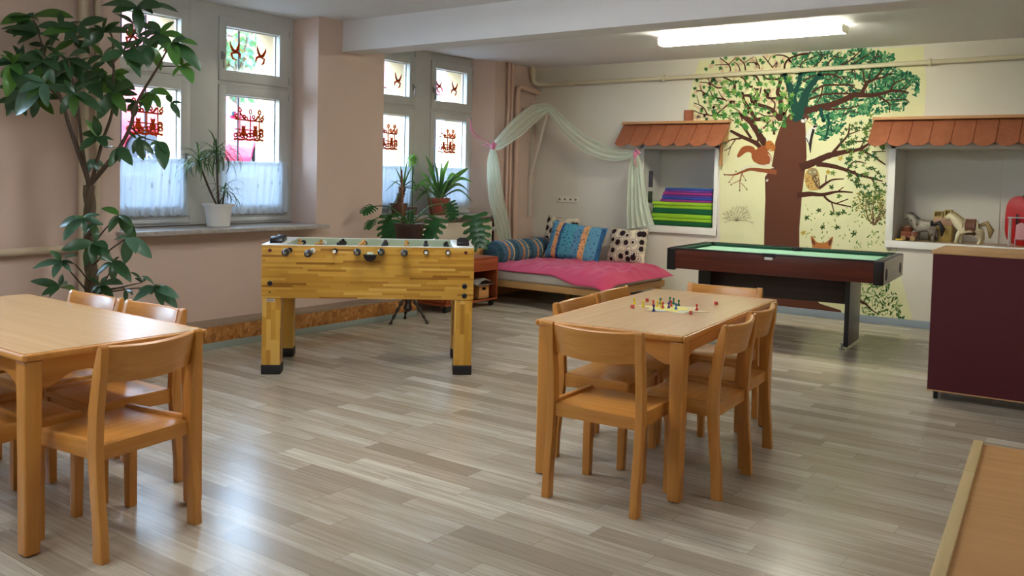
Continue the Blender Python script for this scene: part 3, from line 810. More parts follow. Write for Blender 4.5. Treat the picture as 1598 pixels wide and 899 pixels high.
# ================================================================== DAYBED
def fabric(name, col, rough=.9, var=.08, bstr=.25, sheen=.2):
    t = NT(name); v = t.coord(); n = t.noise(v, 8, 4); w_ = t.noise(v, 260, 1)
    c = s2l(col); d = tuple(x*(1-var) for x in c[:3])+(1,); e = tuple(min(1, x*(1+var)) for x in c[:3])+(1,)
    b = t.principled(t.mix(n, d, e), rough, 0, .2, bump=w_, bstr=bstr, bdist=.002); b.inputs['Sheen Weight'].default_value = sheen
    return t.m
M['pine'] = wood('pine_bed_frame', '#d9b07a', '#c49658', 'x', .45)
M['pine_y'] = wood('pine_bed_frame_y', '#d9a868', '#c48f4c', 'y', .45)
M['mattress'] = fabric('white_mattress_cover', '#cfc8bc')
M['duvet'] = fabric('crimson_blanket', '#b83c60', .85, .08)
bd = thing('daybed', 'low pine daybed with a white mattress in the room corner', 'bed', (0, 0, 0))
bx0, bx1, by0, by1 = -6.48, -4.70, 8.12, 9.60
for yy in (by0, by1-.025): MB().box(bx0, bx1, yy, yy+.025, .19, .265, .005).build('long_rail', M['pine'], bd)
b = MB().box(bx1-.025, bx1, by0+.025, by1-.025, .19, .265, .005); b.build('end_rail', M['pine_y'], bd)
MB().box(bx0-.03, bx0, by0-.02, by1+.02, .0, .60, .008).build('headboard', M['pine_y'], bd)
for x in (bx1-.09, ):
    for y in (by0+.02, by1-.08): MB().box(x, x+.06, y, y+.06, 0, .20, .004).build('leg', M['pine_y'], bd)
MB().box(-5.6, -5.54, by0+.7, by0+.76, 0, .20, .004).build('leg', M['pine_y'], bd)
b = MB()
for k in range(9): b.box(bx0+.1+k*.19, bx0+.17+k*.19, by0+.02, by1-.02, .235, .25, .002)
b.build('slats', M['pine_y'], bd)
MB().box(bx0+.005, bx1-.02, by0+.01, by1-.01, .262, .375, .035, 4).build('mattress', M['mattress'], bd)
# blanket : flat puffy cloth that hangs a little over front and right edge
def blanket():
    x0, x1, y0, y1 = -6.36, -4.60, 8.12, 9.56
    def top(u, v):
        x = x0+(x1-x0)*u; y = y0+(y1-y0)*v
        edge = min(u, 1-u, v, 1-v)
        puff = .075*(1-math.exp(-edge*11))
        n = noise.noise(Vector((x*2.3, y*3.1, 1)))*.022 + noise.noise(Vector((x*6+3, y*4.5, 5)))*.012
        n += .012*abs(noise.noise(Vector((x*7+y*3, y*9-x*2, 4))))+.050*(.35-abs(noise.noise(Vector((x*3.6+y*2.5, y*3.1-x, 8)))))+.022*(.3-abs(noise.noise(Vector((x*7.0-y*3.5, y*6.1+x*2, 3)))))
        z = .382+puff+n*min(1, edge*9)
        if x > bx1-.04: z -= (x-(bx1-.04))*.35
        k = max(0, min(1, (x+5.35)/.35)); fr = max(0, 1-v/.16)
        yy = y + .03*noise.noise(Vector((x*3, y, 2)))*(1-v) - .10*k*fr
        z -= .07*k*fr*fr
        if u > .9 and v > .5: x += .08*(u-.9)/.1*(v-.5)
        return (x+.03*noise.noise(Vector((y*3, 7, x))), yy, z)
    b = MB().grid(top, 96, 72)
    n = len(b.v)
    nu, nv = 96, 72
    def bot(u, v):
        p = top(u, v); e = min(u, 1-u, v, 1-v); return (p[0], p[1], p[2]-.004-.02*(1-math.exp(-e*30)))
    c = MB().grid(bot, nu, nv); o = len(b.v); b.v += c.v; b.f += [tuple(o+i for i in reversed(f)) for f in c.f]; b.mi += [0]*len(c.f)
    rim = [i for i in range(nu)] + [j*(nu+1)+nu for j in range(nv)] + [nv*(nu+1)+nu-i for i in range(nu)] + [(nv-j)*(nu+1) for j in range(nv)]
    for a, q in zip(rim, rim[1:]+rim[:1]): b.f.append((a, q, q+o, a+o)); b.mi.append(0)
    return b
o = blanket().build('blanket', M['duvet'], angle=80); tag(o, 'crumpled crimson blanket spread over the low daybed', 'blanket')

def stripes(name, stops, axis=0, per=.3, speck=True, rot=(0, 0, 0)):
    t = NT(name); v = t.coord('Object', (1, 1, 1), rot); sp = t.n('SeparateXYZ'); t.l(v, sp.inputs[0])
    f = t.math('FRACT', t.math('DIVIDE', sp.outputs[axis], per)); c = t.ramp(f, stops, 'CONSTANT')
    if speck:
        vo = t.n('TexVoronoi'); vo.inputs['Scale'].default_value = 34; t.l(v, vo.inputs['Vector'])
        bwn = t.n('RGBToBW'); t.l(vo.outputs['Color'], bwn.inputs[0])
        k = t.math('MULTIPLY', t.math('LESS_THAN', vo.outputs['Distance'], .34), t.math('GREATER_THAN', bwn.outputs[0], .45))
        c = t.mix(t.math('MULTIPLY', k, .75), c, '#1e3350')
    t.principled(c, .85, 0, .2, bump=t.noise(v, 200, 1), bstr=.2, bdist=.002); return t.m
BLUE = [(0, '#4f86a8'), (.20, '#d9975c'), (.27, '#c9a06a'), (.30, '#3c6f98'), (.34, '#4f8eac'), (.55, '#24527e'), (.60, '#d8cf8e'), (.68, '#3f7a9e'), (.72, '#4f86a8')]
M['pillow_stripe'] = stripes('blue_striped_cotton', [(0, '#5a8cab'), (.13, '#dba070'), (.20, '#c9a06a'), (.23, '#5c92b0'), (.40, '#2f5d8a'), (.45, '#5288a6'), (.50, '#d8cf8e'), (.57, '#5a90b0'), (.68, '#dba070'), (.76, '#2a5682'), (.80, '#4f93ac'), (.93, '#4f98a8')], 0, .80)
M['bolster_stripe'] = stripes('blue_grey_striped_cotton', [(0, '#4b6a80'), (.28, '#c48a5e'), (.42, '#55768c'), (.62, '#cdb98a'), (.70, '#3f6076'), (.86, '#31505c')], 1, .30)
def dots(name):
    t = NT(name); v = t.coord()
    vo = t.n('TexVoronoi'); vo.inputs['Scale'].default_value = 9.5; vo.inputs['Randomness'].default_value = .75; t.l(v, vo.inputs['Vector'])
    c = t.ramp(vo.outputs['Distance'], [(0, '#2a1a20'), (.36, '#ddd0b8'), (.43, '#2a1a20'), (.47, '#ddd0b8'), (.56, '#3a262a'), (.59, '#ddd0b8')], 'CONSTANT')
    t.principled(c, .85, 0, .2); return t.m
M['pillow_dots'] = dots('brown_ringed_cotton')
def pillow(name, w_, h_, d_, mat, loc, rx, rz, label, ry=0, seed=0):
    def f(s):
        def g(u, v):
            a, c = u*2-1, v*2-1
            pin = 1-.10*(1-abs(a)**3)*abs(c)**6*.6
            x = a*w_/2*(1-.07*(1-c*c)); z = c*h_/2*(1-.07*(1-a*a))
            k = max(0, (1-a**4)*(1-c**4))**.55
            y = s*d_/2*k*(1+.10*noise.noise(Vector((a*2+seed, c*2, s))))
            x += .012*noise.noise(Vector((c*3, seed, 1))); z += .012*noise.noise(Vector((a*3, seed, 2)))
            return (x, y, z)
        return g
    b = MB().grid(f(1), 26, 22); c = MB().grid(f(-1), 26, 22); b.add(c.v, [tuple(reversed(q)) for q in c.f])
    o = b.build(name, mat, angle=80); o.location = loc; o.rotation_euler = (rx, ry, rz); return tag(o, label, 'cushion')
pillow('cushion', .76, .50, .20, M['pillow_stripe'], (-5.72, 9.20, .660), R(-22), R(6), 'large blue and orange striped cushion leaning in the middle of the daybed', R(5))
pillow('cushion', .48, .48, .15, M['pillow_dots'], (-6.13, 9.50, .720), R(-14), R(4), 'cushion with brown rings left behind the blue striped cushion', R(3), 3)
pillow('cushion', .54, .46, .16, M['pillow_dots'], (-5.16, 9.50, .640), R(-16), R(-3), 'cushion with brown rings at the right end of the daybed', R(-2), 7)
# bolster
pr = [(0, -.66), (.08, -.655), (.135, -.63), (.155, -.58), (.158, -.3), (.155, 0), (.158, .3), (.155, .58), (.135, .63), (.08, .655), (0, .66)]
o = MB().lathe(pr, seg=28, axis='y').build('bolster', M['bolster_stripe'], angle=80)
o.location = (-6.30, 8.93, .535); o.rotation_euler = (0, 0, R(0)); tag(o, 'long blue-grey striped bolster along the window side of the daybed', 'cushion')

# ================================================================== CANOPY
def sheer(name, col, alpha=.25):
    t = NT(name); v = t.coord(); n = t.noise(v, 90, 2)
    d = t.n('BsdfDiffuse'); d.inputs[0].default_value = s2l(col); tl = t.n('BsdfTranslucent'); tl.inputs[0].default_value = s2l(col)
    a = t.n('MixShader'); a.inputs[0].default_value = .45; t.l(d.outputs[0], a.inputs[1]); t.l(tl.outputs[0], a.inputs[2])
    tr = t.n('BsdfTransparent'); c = t.n('MixShader')
    t.l(t.math('ADD', t.math('MULTIPLY', n, .12), alpha-.06), c.inputs[0]); t.l(a.outputs[0], c.inputs[1]); t.l(tr.outputs[0], c.inputs[2]); t.l(c.outputs[0], t.out.inputs[0]); return t.m
M['sheer_green'] = sheer('sheer_pale_green_cloth', '#e8f0e0', .22)
M['ribbon'] = fabric('pink_ribbon', '#e08aa6')
def catm(P, n=10):
    P = [Vector(p) for p in P]; out = []
    for i in range(len(P)-1):
        p0, p1, p2, p3 = P[max(i-1, 0)], P[i], P[i+1], P[min(i+2, len(P)-1)]
        for k in range(n):
            t = k/n; out.append(.5*((2*p1)+(-p0+p2)*t+(2*p0-5*p1+4*p2-p3)*t*t+(-p0+3*p1-3*p2+p3)*t**3))
    out.append(P[-1]); return out
def cloth_run(pts, widths, side, folds=5, amp=.02, nseg=44, name='drape', mat=None, seed=0):
    path = catm(pts, 9); n = len(path); ws = []
    for i in range(n):
        f = i/(n-1)*(len(widths)-1); k = min(int(f), len(widths)-2); ws.append(widths[k]*(1-(f-k))+widths[k+1]*(f-k))
    side = Vector(side)
    vs, fs = [], []
    for i, p in enumerate(path):
        d = (path[min(i+1, n-1)]-path[max(i-1, 0)]).normalized(); s_ = (side - d*side.dot(d)).normalized(); nn = d.cross(s_)
        for j in range(nseg+1):
            t = j/nseg*2-1
            a = amp*(.4+ws[i]/.2)*math.sin(t*folds*PI+seed+.6*math.sin(i*.12)) + .3*amp*math.sin(t*folds*2.3*PI+i*.1)
            vs.append(p + s_*(t*ws[i]/2) + nn*a)
    for i in range(n-1):
        for j in range(nseg): a = i*(nseg+1)+j; fs.append((a, a+1, a+nseg+2, a+nseg+1))
    return MB().add(vs, fs).build(name, mat or M['sheer_green'], angle=120, fix=False)
cz = thing('canopy', 'pale green sheer canopy draped from a white bracket over the daybed', 'canopy', (0, 0, 0))
def kid(o, p): o.parent = p; return o
KL, AP, KR = (-6.60, 8.66, 1.81), (-6.36, 9.50, 2.345), (-5.10, 9.52, 1.755)
kid(cloth_run([KL, (-6.57, 8.80, 1.88), (-6.52, 9.05, 2.06), (-6.44, 9.30, 2.26), AP], [.10, .17, .24, .22, .10], (0, .2, 1), 3, .014, name='left_swag'), cz)
kid(cloth_run([AP, (-6.05, 9.50, 2.06), (-5.70, 9.51, 1.84), (-5.38, 9.52, 1.75), KR], [.08, .17, .20, .17, .06], (0, .2, 1), 3, .014, name='right_swag'), cz)
kid(cloth_run([KL, (-6.60, 8.665, 1.6), (-6.57, 8.70, 1.2), (-6.50, 8.76, .85), (-6.47, 8.80, .62)], [.05, .17, .21, .20, .16], (.45, .9, 0), 4, .016, name='left_fall'), cz)
kid(cloth_run([KR, (-5.10, 9.53, 1.6), (-5.08, 9.53, 1.3), (-5.05, 9.52, 1.05), (-5.02, 9.52, .88)], [.05, .17, .24, .32, .38], (1, 0, 0), 5, .018, name='right_fall', seed=2), cz)
M['bracket'] = plain('white_painted_batten', '#cbbfb0', .5)
br = thing('wall_bracket', 'whitish triangular wooden bracket fixed in the room corner above the daybed', 'bracket', (0, 0, 0))
MB().box(-6.738, -6.715, 9.62, 9.70, .92, 2.42, .004).build('batten', M['bracket'], br)
MB().box(-6.72, -6.33, 9.50, 9.53, 2.30, 2.36, .004).box(-6.738, -6.70, 9.50, 9.65, 2.30, 2.36, .004).build('arm', M['white_gloss'], br)
MB().tube([(-6.38, 9.515, 2.31), (-6.715, 9.62, 1.42)], .022, 4).build('strut', M['bracket'], br)
# knots with ribbons
for (k, lab, wl, tails) in ((KL, 'pink ribbon tied round the left end of the canopy', (-6.735, 8.62, 1.83), [(-6.74, 8.50, 1.95), (-6.75, 8.42, 2.02), (-6.74, 8.38, 2.10), (-6.735, 8.34, 2.13)]),
                            (KR, 'pink ribbon tied round the canopy at the left niche roof', (-5.12, 9.58, 1.83), [(-5.10, 9.50, 1.68), (-5.07, 9.49, 1.60)])):
    b = MB().ball(k, .035, 1, 1, 1.1); b.tube([(k[0]-.02, k[1], k[2]+.01), (k[0]+.03, k[1]-.03, k[2]+.055), (k[0]+.06, k[1]-.01, k[2]+.02), (k[0]+.01, k[1], k[2])], .013, 8)
    b.tube([k, ((k[0]+wl[0])/2, (k[1]+wl[1])/2, (k[2]+wl[2])/2), wl], .008, 8)
    b.tube(catm([k]+tails, 5), .013, 8, flat=(1, .45))
    if k is KL: b.tube(catm([k, (-6.70, 8.56, 1.90), (-6.75, 8.48, 1.93), (-6.76, 8.40, 2.03)], 5), .011, 8, flat=(1, .45))
    tag(b.build('ribbon', M['ribbon'], angle=80), lab, 'ribbon')

# socket strip
M['socket'] = plain('aged_socket_plastic', '#e6ded0', .4); M['hole'] = plain('socket_hole', '#55504a', .6)
sk = thing('socket_strip', 'horizontal strip of four wall sockets above the cushions', 'socket', (-6.19, YB, 1.172))
MB().box(-.168, .168, -.014, 0, -.041, .041, .004).build('cover_plate', M['socket'], sk)
for k in range(4):
    x = -.123+k*.082
    s_ = MB().lathe([(0, -.018), (.022, -.018), (.030, -.016), (.031, -.012)], (x, 0, 0), 20, axis='y').build('socket', M['socket'], sk)
    MB().lathe([(0, -.0188), (.013, -.0188), (.013, -.017)], (x, 0, 0), 16, axis='y').build('recess', M['hole'], s_)

# ================================================================== CART ON CASTORS
M['cherry'] = wood('cherry_cart', '#a5522c', '#84391b', 'y', .35)
M['cherry_x'] = wood('cherry_cart_x', '#a5522c', '#84391b', 'x', .35)
M['box_wood'] = wood('plywood_box', '#c98f56', '#b57b44', 'y', .5)
M['papers'] = plain('grey_papers', '#a7a39b', .7)
ct = thing('play_cart', 'reddish cherry-wood cart on castors with an open shelf beside the daybed', 'cart', (0, 0, 0))
cx0, cx1, cy0, cym, cy1 = -6.46, -5.95, 7.05, 7.50, 7.95
MB().box(cx0, cx1, cym, cy1, .535, .555, .004).build('top_board', M['cherry'], ct)
b = MB().box(cx0, cx1, cy0, cy1, .075, .095, .003).box(cx0, cx1, cy1-.02, cy1, .095, .535, .003).box(cx0, cx1, cym, cym+.02, .095, .535, .003).box(cx0, cx0+.015, cym, cy1, .095, .535)
b.build('carcass', M['cherry_x'], ct)
MB().box(cx1-.02, cx1-.001, cym+.02, cy1-.02, .415, .533, .003).build('fascia', M['cherry'], ct)
MB().box(cx0, cx1, cym+.02, cy1-.02, .405, .415).build('shelf', M['cherry_x'], ct)
lo = MB().box(cx0, cx1, cy0+.02, cym-.001, .095, .30, .003).build('low_cupboard', M['cherry_x'], ct)
for k in range(2): MB().box(cx0+.02+k*.245, cx0+.245+k*.245, cy0+.008, cy0+.02, .105, .285, .003).build('drawer_front', M['cherry_x'], lo)
MB().box(cx1-.001, cx1+.008, cy0+.05, cym-.04, .105, .285, .003).build('drawer_front', M['cherry'], lo)
for x in (cx0+.06, cx1-.05):
    for y in (cy0+.05, cy1-.05):
        MB().cyl((x, y-.012, .03), (x, y+.012, .03), .03, seg=16).box(x-.012, x+.012, y-.015, y+.015, .05, .076).build('castor', M['black_matte'], ct)
bxw = thing('wooden_box', 'small plywood box with a slot handle on the bottom shelf of the cart', 'box', (-6.13, 7.755, .0955))
b = MB(); b.box(-.14, .14, -.09, .09, 0, .01, .002)
for (x0, x1, y0, y1) in ((-.14, .14, -.09, -.08), (-.14, .14, .08, .09), (-.14, -.13, -.08, .08)): b.box(x0, x1, y0, y1, .01, .15, .002)
b.box(.13, .14, -.08, .08, .01, .09, .001).box(.13, .14, -.08, -.035, .09, .12).box(.13, .14, .035, .08, .09, .12).box(.13, .14, -.08, .08, .12, .15, .001)
b.build('shell', M['box_wood'], bxw)
b = MB()
for k in range(6): b.box(-.10+.006*k, .11-.003*k, -.075, .07, .012+.02*k, .028+.02*k, .002)
tag(b.build('paper_pile', M['black_matte']), 'dark sheets stacked inside the plywood box on the cart', 'papers').location = (-6.13, 7.755, .0955)
b = MB().grid(lambda u, v: (-6.28+.33*u, 7.57+.33*v, .262+.05*math.sin(PI*v)*math.sin(u*2.2)+.02*noise.noise(Vector((u*4, v*4, 0)))), 18, 18)
c = MB().grid(lambda u, v: (-6.28+.33*u, 7.57+.33*v, .25), 18, 18)
b.add(c.v, c.f); 
tag(b.build('folded_cloth', M['papers'], angle=80), 'crumpled grey cloth lying on top of the plywood box in the cart', 'cloth')

# ================================================================== NICHE ROOFS
M['shingle'] = wood('terracotta_shingle_board', '#a05f40', '#874c30', 'z', .6, 14)
M['ridge'] = wood('light_ridge_board', '#c79564', '#b07d4d', 'x', .5)
def niche_roof(x0, x1, label, chimney=None, bracket=None):
    r = thing('niche_roof', label, 'decorative roof', (x0, YB, 0)); L = x1-x0
    n = max(1, round(L/.194)); wv = L/n
    ytop, ybot, zt, zb = -.035, -.255, 2.125, 1.885
    b = MB(); pts = [(0, 0)]
    for k in range(n):
        for i in range(9):
            t = i/8; pts.append((k*wv+.004+t*(wv-.008), 1+.16*math.sin(PI*t)**.8))
    pts.append((L, 0)); pts = [(0, 0)]+pts[1:-1]+[(L, 0)]
    sl = lambda x, t, off: (x, ytop+(ybot-ytop)*t - .0*off + off*(.73), zt+(zb-zt)*t + off*(.68)) if False else (x, ytop+(ybot-ytop)*t-off*.72, zt+(zb-zt)*t-off*.0+off*.0)
    va = [sl(x, t, 0) for x, t in pts]; vb = [sl(x, t, .014) for x, t in pts]; m_ = len(pts)
    bm_ = bmesh.new(); A = [bm_.verts.new(q) for q in va]; B = [bm_.verts.new(q) for q in vb]
    bm_.faces.new(A); bm_.faces.new(list(reversed(B)))
    for i in range(m_): bm_.faces.new((A[i], A[(i+1) % m_], B[(i+1) % m_], B[i]))
    bmesh.ops.recalc_face_normals(bm_, faces=bm_.faces); b.bm(bm_)
    b.build('shingle_board', M['shingle'], r, angle=30)
    for k in range(1, n):   # raised battens between shingles
        MB().tube([(k*wv, ytop-.012, zt), (k*wv, ybot-.012, zb)], .0035, 6).build('shingle_joint', M['joint'], r)
    MB().box(0, L, -.10, 0, 2.125, 2.155, .004).build('ridge_board', M['ridge'], r)
    for s in (0, 1):
        xx = .03 if s == 0 else L-.05
        MB().prism([(0, zb+.02), (0, 2.125), (-.03, 2.125), (-.235, zb+.02)], xx, xx+.018, 'x').build('side_cheek', M['ridge'], r)
    if bracket:
        MB().box(bracket[0], bracket[1], -.06, -.03, 1.63, 1.89, .003).build('support', M['ridge'], r)
    if chimney: MB().box(chimney-.055, chimney+.05, -.05, -.01, 2.15, 2.285, .004).build('chimney', M['shingle'], r)
    return r
M['joint'] = plain('shingle_joint', '#7d3f24', .7)
niche_roof(-5.38, -4.0, 'short scalloped terracotta roof with a little chimney over the left niche', .86, (1.27, 1.30))
niche_roof(-2.43, .28, 'long scalloped terracotta roof over the right niche')

# ================================================================== FOAM MATS IN THE LEFT NICHE
mats = [('dark green', '#17592c', .055), ('lime green', '#8fbf2a', .04), ('lime green', '#8fbf2a', .05), ('dark green', '#0f5a34', .065), ('lime green', '#8cbb28', .04), ('lime green', '#97c22e', .04),
        ('magenta', '#8a2f7c', .03), ('blue', '#2c4ba0', .028), ('violet', '#5b3a9a', .028), ('magenta', '#93307a', .034), ('violet', '#6a3a94', .026), ('blue', '#2d559c', .026)]
names = ['dark green mat at the very bottom of the niche stack', 'lime green mat second from the bottom of the niche stack', 'lime green mat third from the bottom of the niche stack', 'dark green mat in the middle of the niche stack', 'lime green mat above the upper dark green mat',
         'topmost lime green mat of the niche stack', 'lowest magenta mat on the lime green ones', 'blue mat above the lowest magenta mat', 'violet mat between blue and magenta', 'thick magenta mat near the top of the stack', 'violet mat second from the top', 'blue mat topmost of the niche stack']
z = .906
for i, ((nm, c, h), lab) in enumerate(zip(mats, names)):
    h *= .98; x0 = -4.995+(.0 if i < 6 else .10+.012*(i-6)); M['mat%d' % i] = fabric('foam_mat_%d' % i, c)
    o = MB().box(x0+.006*math.sin(i*2.1), -4.225+.004*math.sin(i*3), 9.80+.006*math.cos(i*1.7), 10.16, z+.0005, z+h, .010, 3).build('foam_mat', M['mat%d' % i]); z += h+.0003
    tag(o, lab, 'mat', 'foam mats stacked in the left niche')
M['photo'] = plain('dark_photo_print', '#5d5a68', .5, var=.5, scale=14); M['photo2'] = plain('green_photo_print', '#46503f', .5, var=.5, scale=14)
for (z0, z1, m_, lab) in ((1.36, 1.56, 'photo', 'upper dark photo pinned inside the left niche beside the canopy'), (1.17, 1.31, 'photo2', 'lower dark photo pinned inside the left niche beside the canopy')):
    o = MB().box(-5.096, -5.092, 9.87, 9.98, z0, z1, .001).build('pinned_photo', M[m_]); tag(o, lab, 'photo')

# ================================================================== TOYS IN THE RIGHT NICHE
zs = .887
def horse(name, loc, rz, s, m1, m2, label, mane, saddle=None):
    root = thing(name, label, 'toy horse', loc, rz)
    # local: head towards -x
    V = [(.0, 0, .115), (-.055, 0, .118), (.055, 0, .120), (-.085, 0, .148), (-.11, 0, .182), (-.135, 0, .19), (-.165, 0, .165),
         (-.055, .02, .09), (-.062, .022, .05), (-.055, .022, .008), (-.068, .022, .004),
         (-.055, -.02, .09), (-.078, -.022, .055), (-.085, -.022, .010), (-.098, -.022, .004),
         (.062, .02, .092), (.070, .022, .058), (.083, .022, .035), (.072, .022, .006), (.060, .022, .003),
         (.062, -.02, .092), (.056, -.022, .055), (.068, -.022, .033), (.058, -.022, .006), (.046, -.022, .003)]
    E = [(0, 1), (0, 2), (1, 3), (3, 4), (4, 5), (5, 6), (1, 7), (7, 8), (8, 9), (9, 10), (1, 11), (11, 12), (12, 13), (13, 14), (2, 15), (15, 16), (16, 17), (17, 18), (18, 19), (2, 20), (20, 21), (21, 22), (22, 23), (23, 24)]
    rad = [.040, .038, .040, .032, .026, .024, .016, .020, .013, .010, .012, .020, .013, .010, .012, .027, .016, .011, .009, .012, .027, .016, .011, .009, .012]
    me = bpy.data.meshes.new('horse_body'); me.from_pydata([(x*s, y*s, z_*s) for x, y, z_ in V], E, [])
    me.materials.append(m1)
    o = bpy.data.objects.new('horse_body', me); COL.objects.link(o); o.parent = root
    sk_ = o.modifiers.new('skin', 'SKIN'); sk_.use_smooth_shade = True
    for i, q in enumerate(me.skin_vertices[0].data): q.radius = (rad[i]*s*1.25, rad[i]*s*1.25); q.use_root = (i == 0)
    ss = o.modifiers.new('sub', 'SUBSURF'); ss.levels = 2; ss.render_levels = 2
    b = MB().tube([Vector(p)*s for p in ((-.04, 0, .155), (-.075, 0, .178), (-.105, 0, .208), (-.14, 0, .212))], [.014*s, .018*s, .014*s, .008*s], 8, flat=(.55, 1)); b.build('mane', mane, root, angle=80)
    b = MB().tube([Vector(p)*s for p in ((.045, 0, .128), (.100, 0, .150), (.128, 0, .10), (.122, 0, .045))], [.010*s, .018*s, .020*s, .006*s], 8); b.build('tail', mane, root, angle=80)
    for yy in (-.011, .011): 
        MB().tube([Vector((-.128, yy, .203))*s, Vector((-.130, yy*1.3, .225))*s], [.006*s, .001*s], 6).build('ear', m1, root)
    if saddle is not None:
        b = MB(); b.lathe([(.050*s, -.036*s), (.058*s, -.03*s), (.056*s, .0), (.059*s, .03*s), (.050*s, .036*s)], (0, 0, .118*s), 20, axis='x'); b.build('saddle', saddle, root)
    return root
M['horse_black'] = plain('black_horse_hair', '#1c191b', .5)
def pinto(name, a, b_, thr=.5):
    t = NT(name); v = t.coord(); n = t.noise(v, 22, 1)
    t.principled(t.ramp(n, [(thr-.01, a), (thr+.01, b_)]), .4); return t.m
M['pinto'] = pinto('grey_black_pinto', '#8d8478', '#37302c', .62); M['cream_horse'] = plain('cream_horse', '#cfc3a0', .4); M['saddle'] = plain('brown_saddle', '#6a4030', .5)
M['mane_tan'] = plain('tan_mane', '#9a8358', .7)
horse('toy_horse', (-1.925, 9.92, zs), R(-8), 1.32, M['pinto'], M['horse_black'], 'grey and black toy horse with a black mane and tail in the right niche', M['horse_black'])
horse('toy_horse', (-1.50, 9.88, zs), R(4), 1.42, M['cream_horse'], M['saddle'], 'cream toy horse with a brown saddle in the right niche', M['mane_tan'], M['saddle'])
# wooden stable of boxes
M['toy_yellow'] = plain('pale_yellow_box', '#b9a35c', .5); M['toy_pink'] = plain('dusty_pink_box', '#b08a72', .5); M['toy_tan'] = plain('tan_box', '#94754a', .5)
st = thing('toy_cupboard', 'pale yellow and pink toy cupboard between the two toy horses', 'toy cupboard', (-1.765, 10.02, zs))
MB().box(-.075, .075, -.05, .05, 0, .165, .004).box(-.08, -.074, -.052, .052, 0, .17, .002).build('base', M['toy_yellow'], st)
MB().box(-.10, .085, -.055, .055, .166, .245, .004).build('counter', M['toy_pink'], st)
b = MB(); ring(b, -.095, .0, 0, 0, 0, 0, 0, 0, 0, 0) if False else None
for x0, w_, h_ in ((-.10, .085, .065), (0.0, .075, .085)):
    b = MB()
    b.box(x0, x0+w_, -.03, .03, .246, .256).box(x0, x0+w_, -.03, .03, .246+h_-.01, .246+h_).box(x0, x0+.01, -.03, .03, .256, .236+h_).box(x0+w_-.01, x0+w_, -.03, .03, .256, .236+h_).box(x0, x0+w_, .02, .03, .25, .24+h_)
    b.build('cubby', M['toy_yellow'], st)
b = MB().box(-.055, .055, -.012, .012, 0, .10, .002); MBx = b
tag(b.build('toy_picture', M['toy_tan']), 'small brownish picture board leaning behind the grey toy horse', 'toy').location = (-1.88, 10.12, zs)
M['terracotta_toy'] = plain('reddish_brown_toy', '#8a4c33', .5)
bc = thing('toy_basket', 'reddish brown basket of small toys at the left end of the right niche', 'toy basket', (-2.11, 9.98, zs))
b = MB(); prf = [(0, 0), (.05, 0), (.065, .13), (.058, .13), (.045, .008), (0, .008)]; b.lathe(prf, seg=20); b.build('basket', M['terracotta_toy'], bc)
b = MB().tube([(-.02, .0, .10), (-.005, -.04, .20)], .007, 8).tube([(.02, .02, .1), (.035, .03, .18)], .008, 8).ball((.0, .01, .135), .035, 1, 1, .7); b.build('contents', M['toy_pink'], bc)
wg = thing('toy_cart', 'little brown wooden toy cart in front of the grey toy horse', 'toy cart', (-2.06, 9.82, zs))
b = MB().box(-.07, .07, -.035, .035, .035, .045, .002)
for k in range(5): b.box(-.068+k*.032, -.060+k*.032, -.035, -.030, .045, .085).box(-.068+k*.032, -.060+k*.032, .030, .035, .045, .085)
b.box(-.07, .07, -.036, -.030, .08, .09, .001).box(-.07, .07, .030, .036, .08, .09, .001); b.build('cart_bed', M['terracotta_toy'], wg)
for x in (-.045, .045):
    for y in (-.042, .042): MB().tube([(x, y-.004, .026), (x, y+.004, .026)], .026, 16).build('wheel', M['toy_tan'], wg)
M['toy_bright'] = plain('bright_yellow_plastic', '#d9b93c', .3)
tag(MB().lathe([(0, 0), (.04, 0), (.045, .006), (.043, .016), (0, .018)], seg=24).build('toy_disc', M['toy_bright']), 'flat bright yellow toy disc at the left front corner of the niche', 'toy').location = (-2.145, 9.80, zs)
# strawberry-shaped tray and easel
M['straw_red'] = plain('bright_red_plastic', '#c2181c', .3); M['leaf_green'] = plain('green_plastic', '#2a6a34', .4); M['dark_slot'] = plain('dark_slot', '#38181a', .6)
sb = thing('red_tray', 'large red rounded tray with a green tip leaning against the niche back', 'tray', (-1.06, 10.13, zs), 0)
pts = []
for i in range(40):
    a = 2*PI*i/40; ca, sa = math.cos(a), math.sin(a); pts.append((.17*math.copysign(abs(ca)**.55, ca), .245+.245*math.copysign(abs(sa)**.6, sa)))
tr_ = MB().prism(pts, -.012, .012, 'y', bev=.004).build('tray', M['straw_red'], sb, angle=50)
for x in (-.075, .01): MB().box(x, x+.02, -.015, -.012, .13, .31, .001).box(x+.028, x+.036, -.015, -.012, .13, .31, .001).build('slot', M['dark_slot'], tr_)
MB().tube([(-.02, -.02, .49), (.06, -.02, .475), (.14, -.02, .47)], [.012, .022, .008], 8).build('green_tip', M['leaf_green'], sb)
M['pale_pink'] = plain('pale_pink_plastic', '#c9949a', .4); M['clearish'] = plain('whitish_plastic', '#c5b8bb', .25)
ho = thing('toy_table', 'whitish toy table in front of the red tray in the right niche', 'toy table', (-1.06, 9.93, zs))
hc = thing('toy_chair', 'small pale pink toy chair standing under the whitish toy table', 'toy chair', (-1.06, 9.93, zs))
MB().box(-.12, .16, -.07, .07, .275, .285, .003).build('table_top', M['clearish'], ho)
for x in (-.10, .14):
    for y in (-.055, .055): MB().cyl((x, y, 0), (x, y, .275), .008, seg=8).build('table_leg', M['clearish'], ho)
b = MB(); b.prism([(-.05, .06), (.05, .06), (.045, .21), (0, .235), (-.045, .21)], -.035, -.02, 'y', bev=.002); b.build('backrest', M['pale_pink'], hc)
MB().box(-.05, .05, -.07, -.01, .07, .08, .002).build('seat', M['pale_pink'], hc)
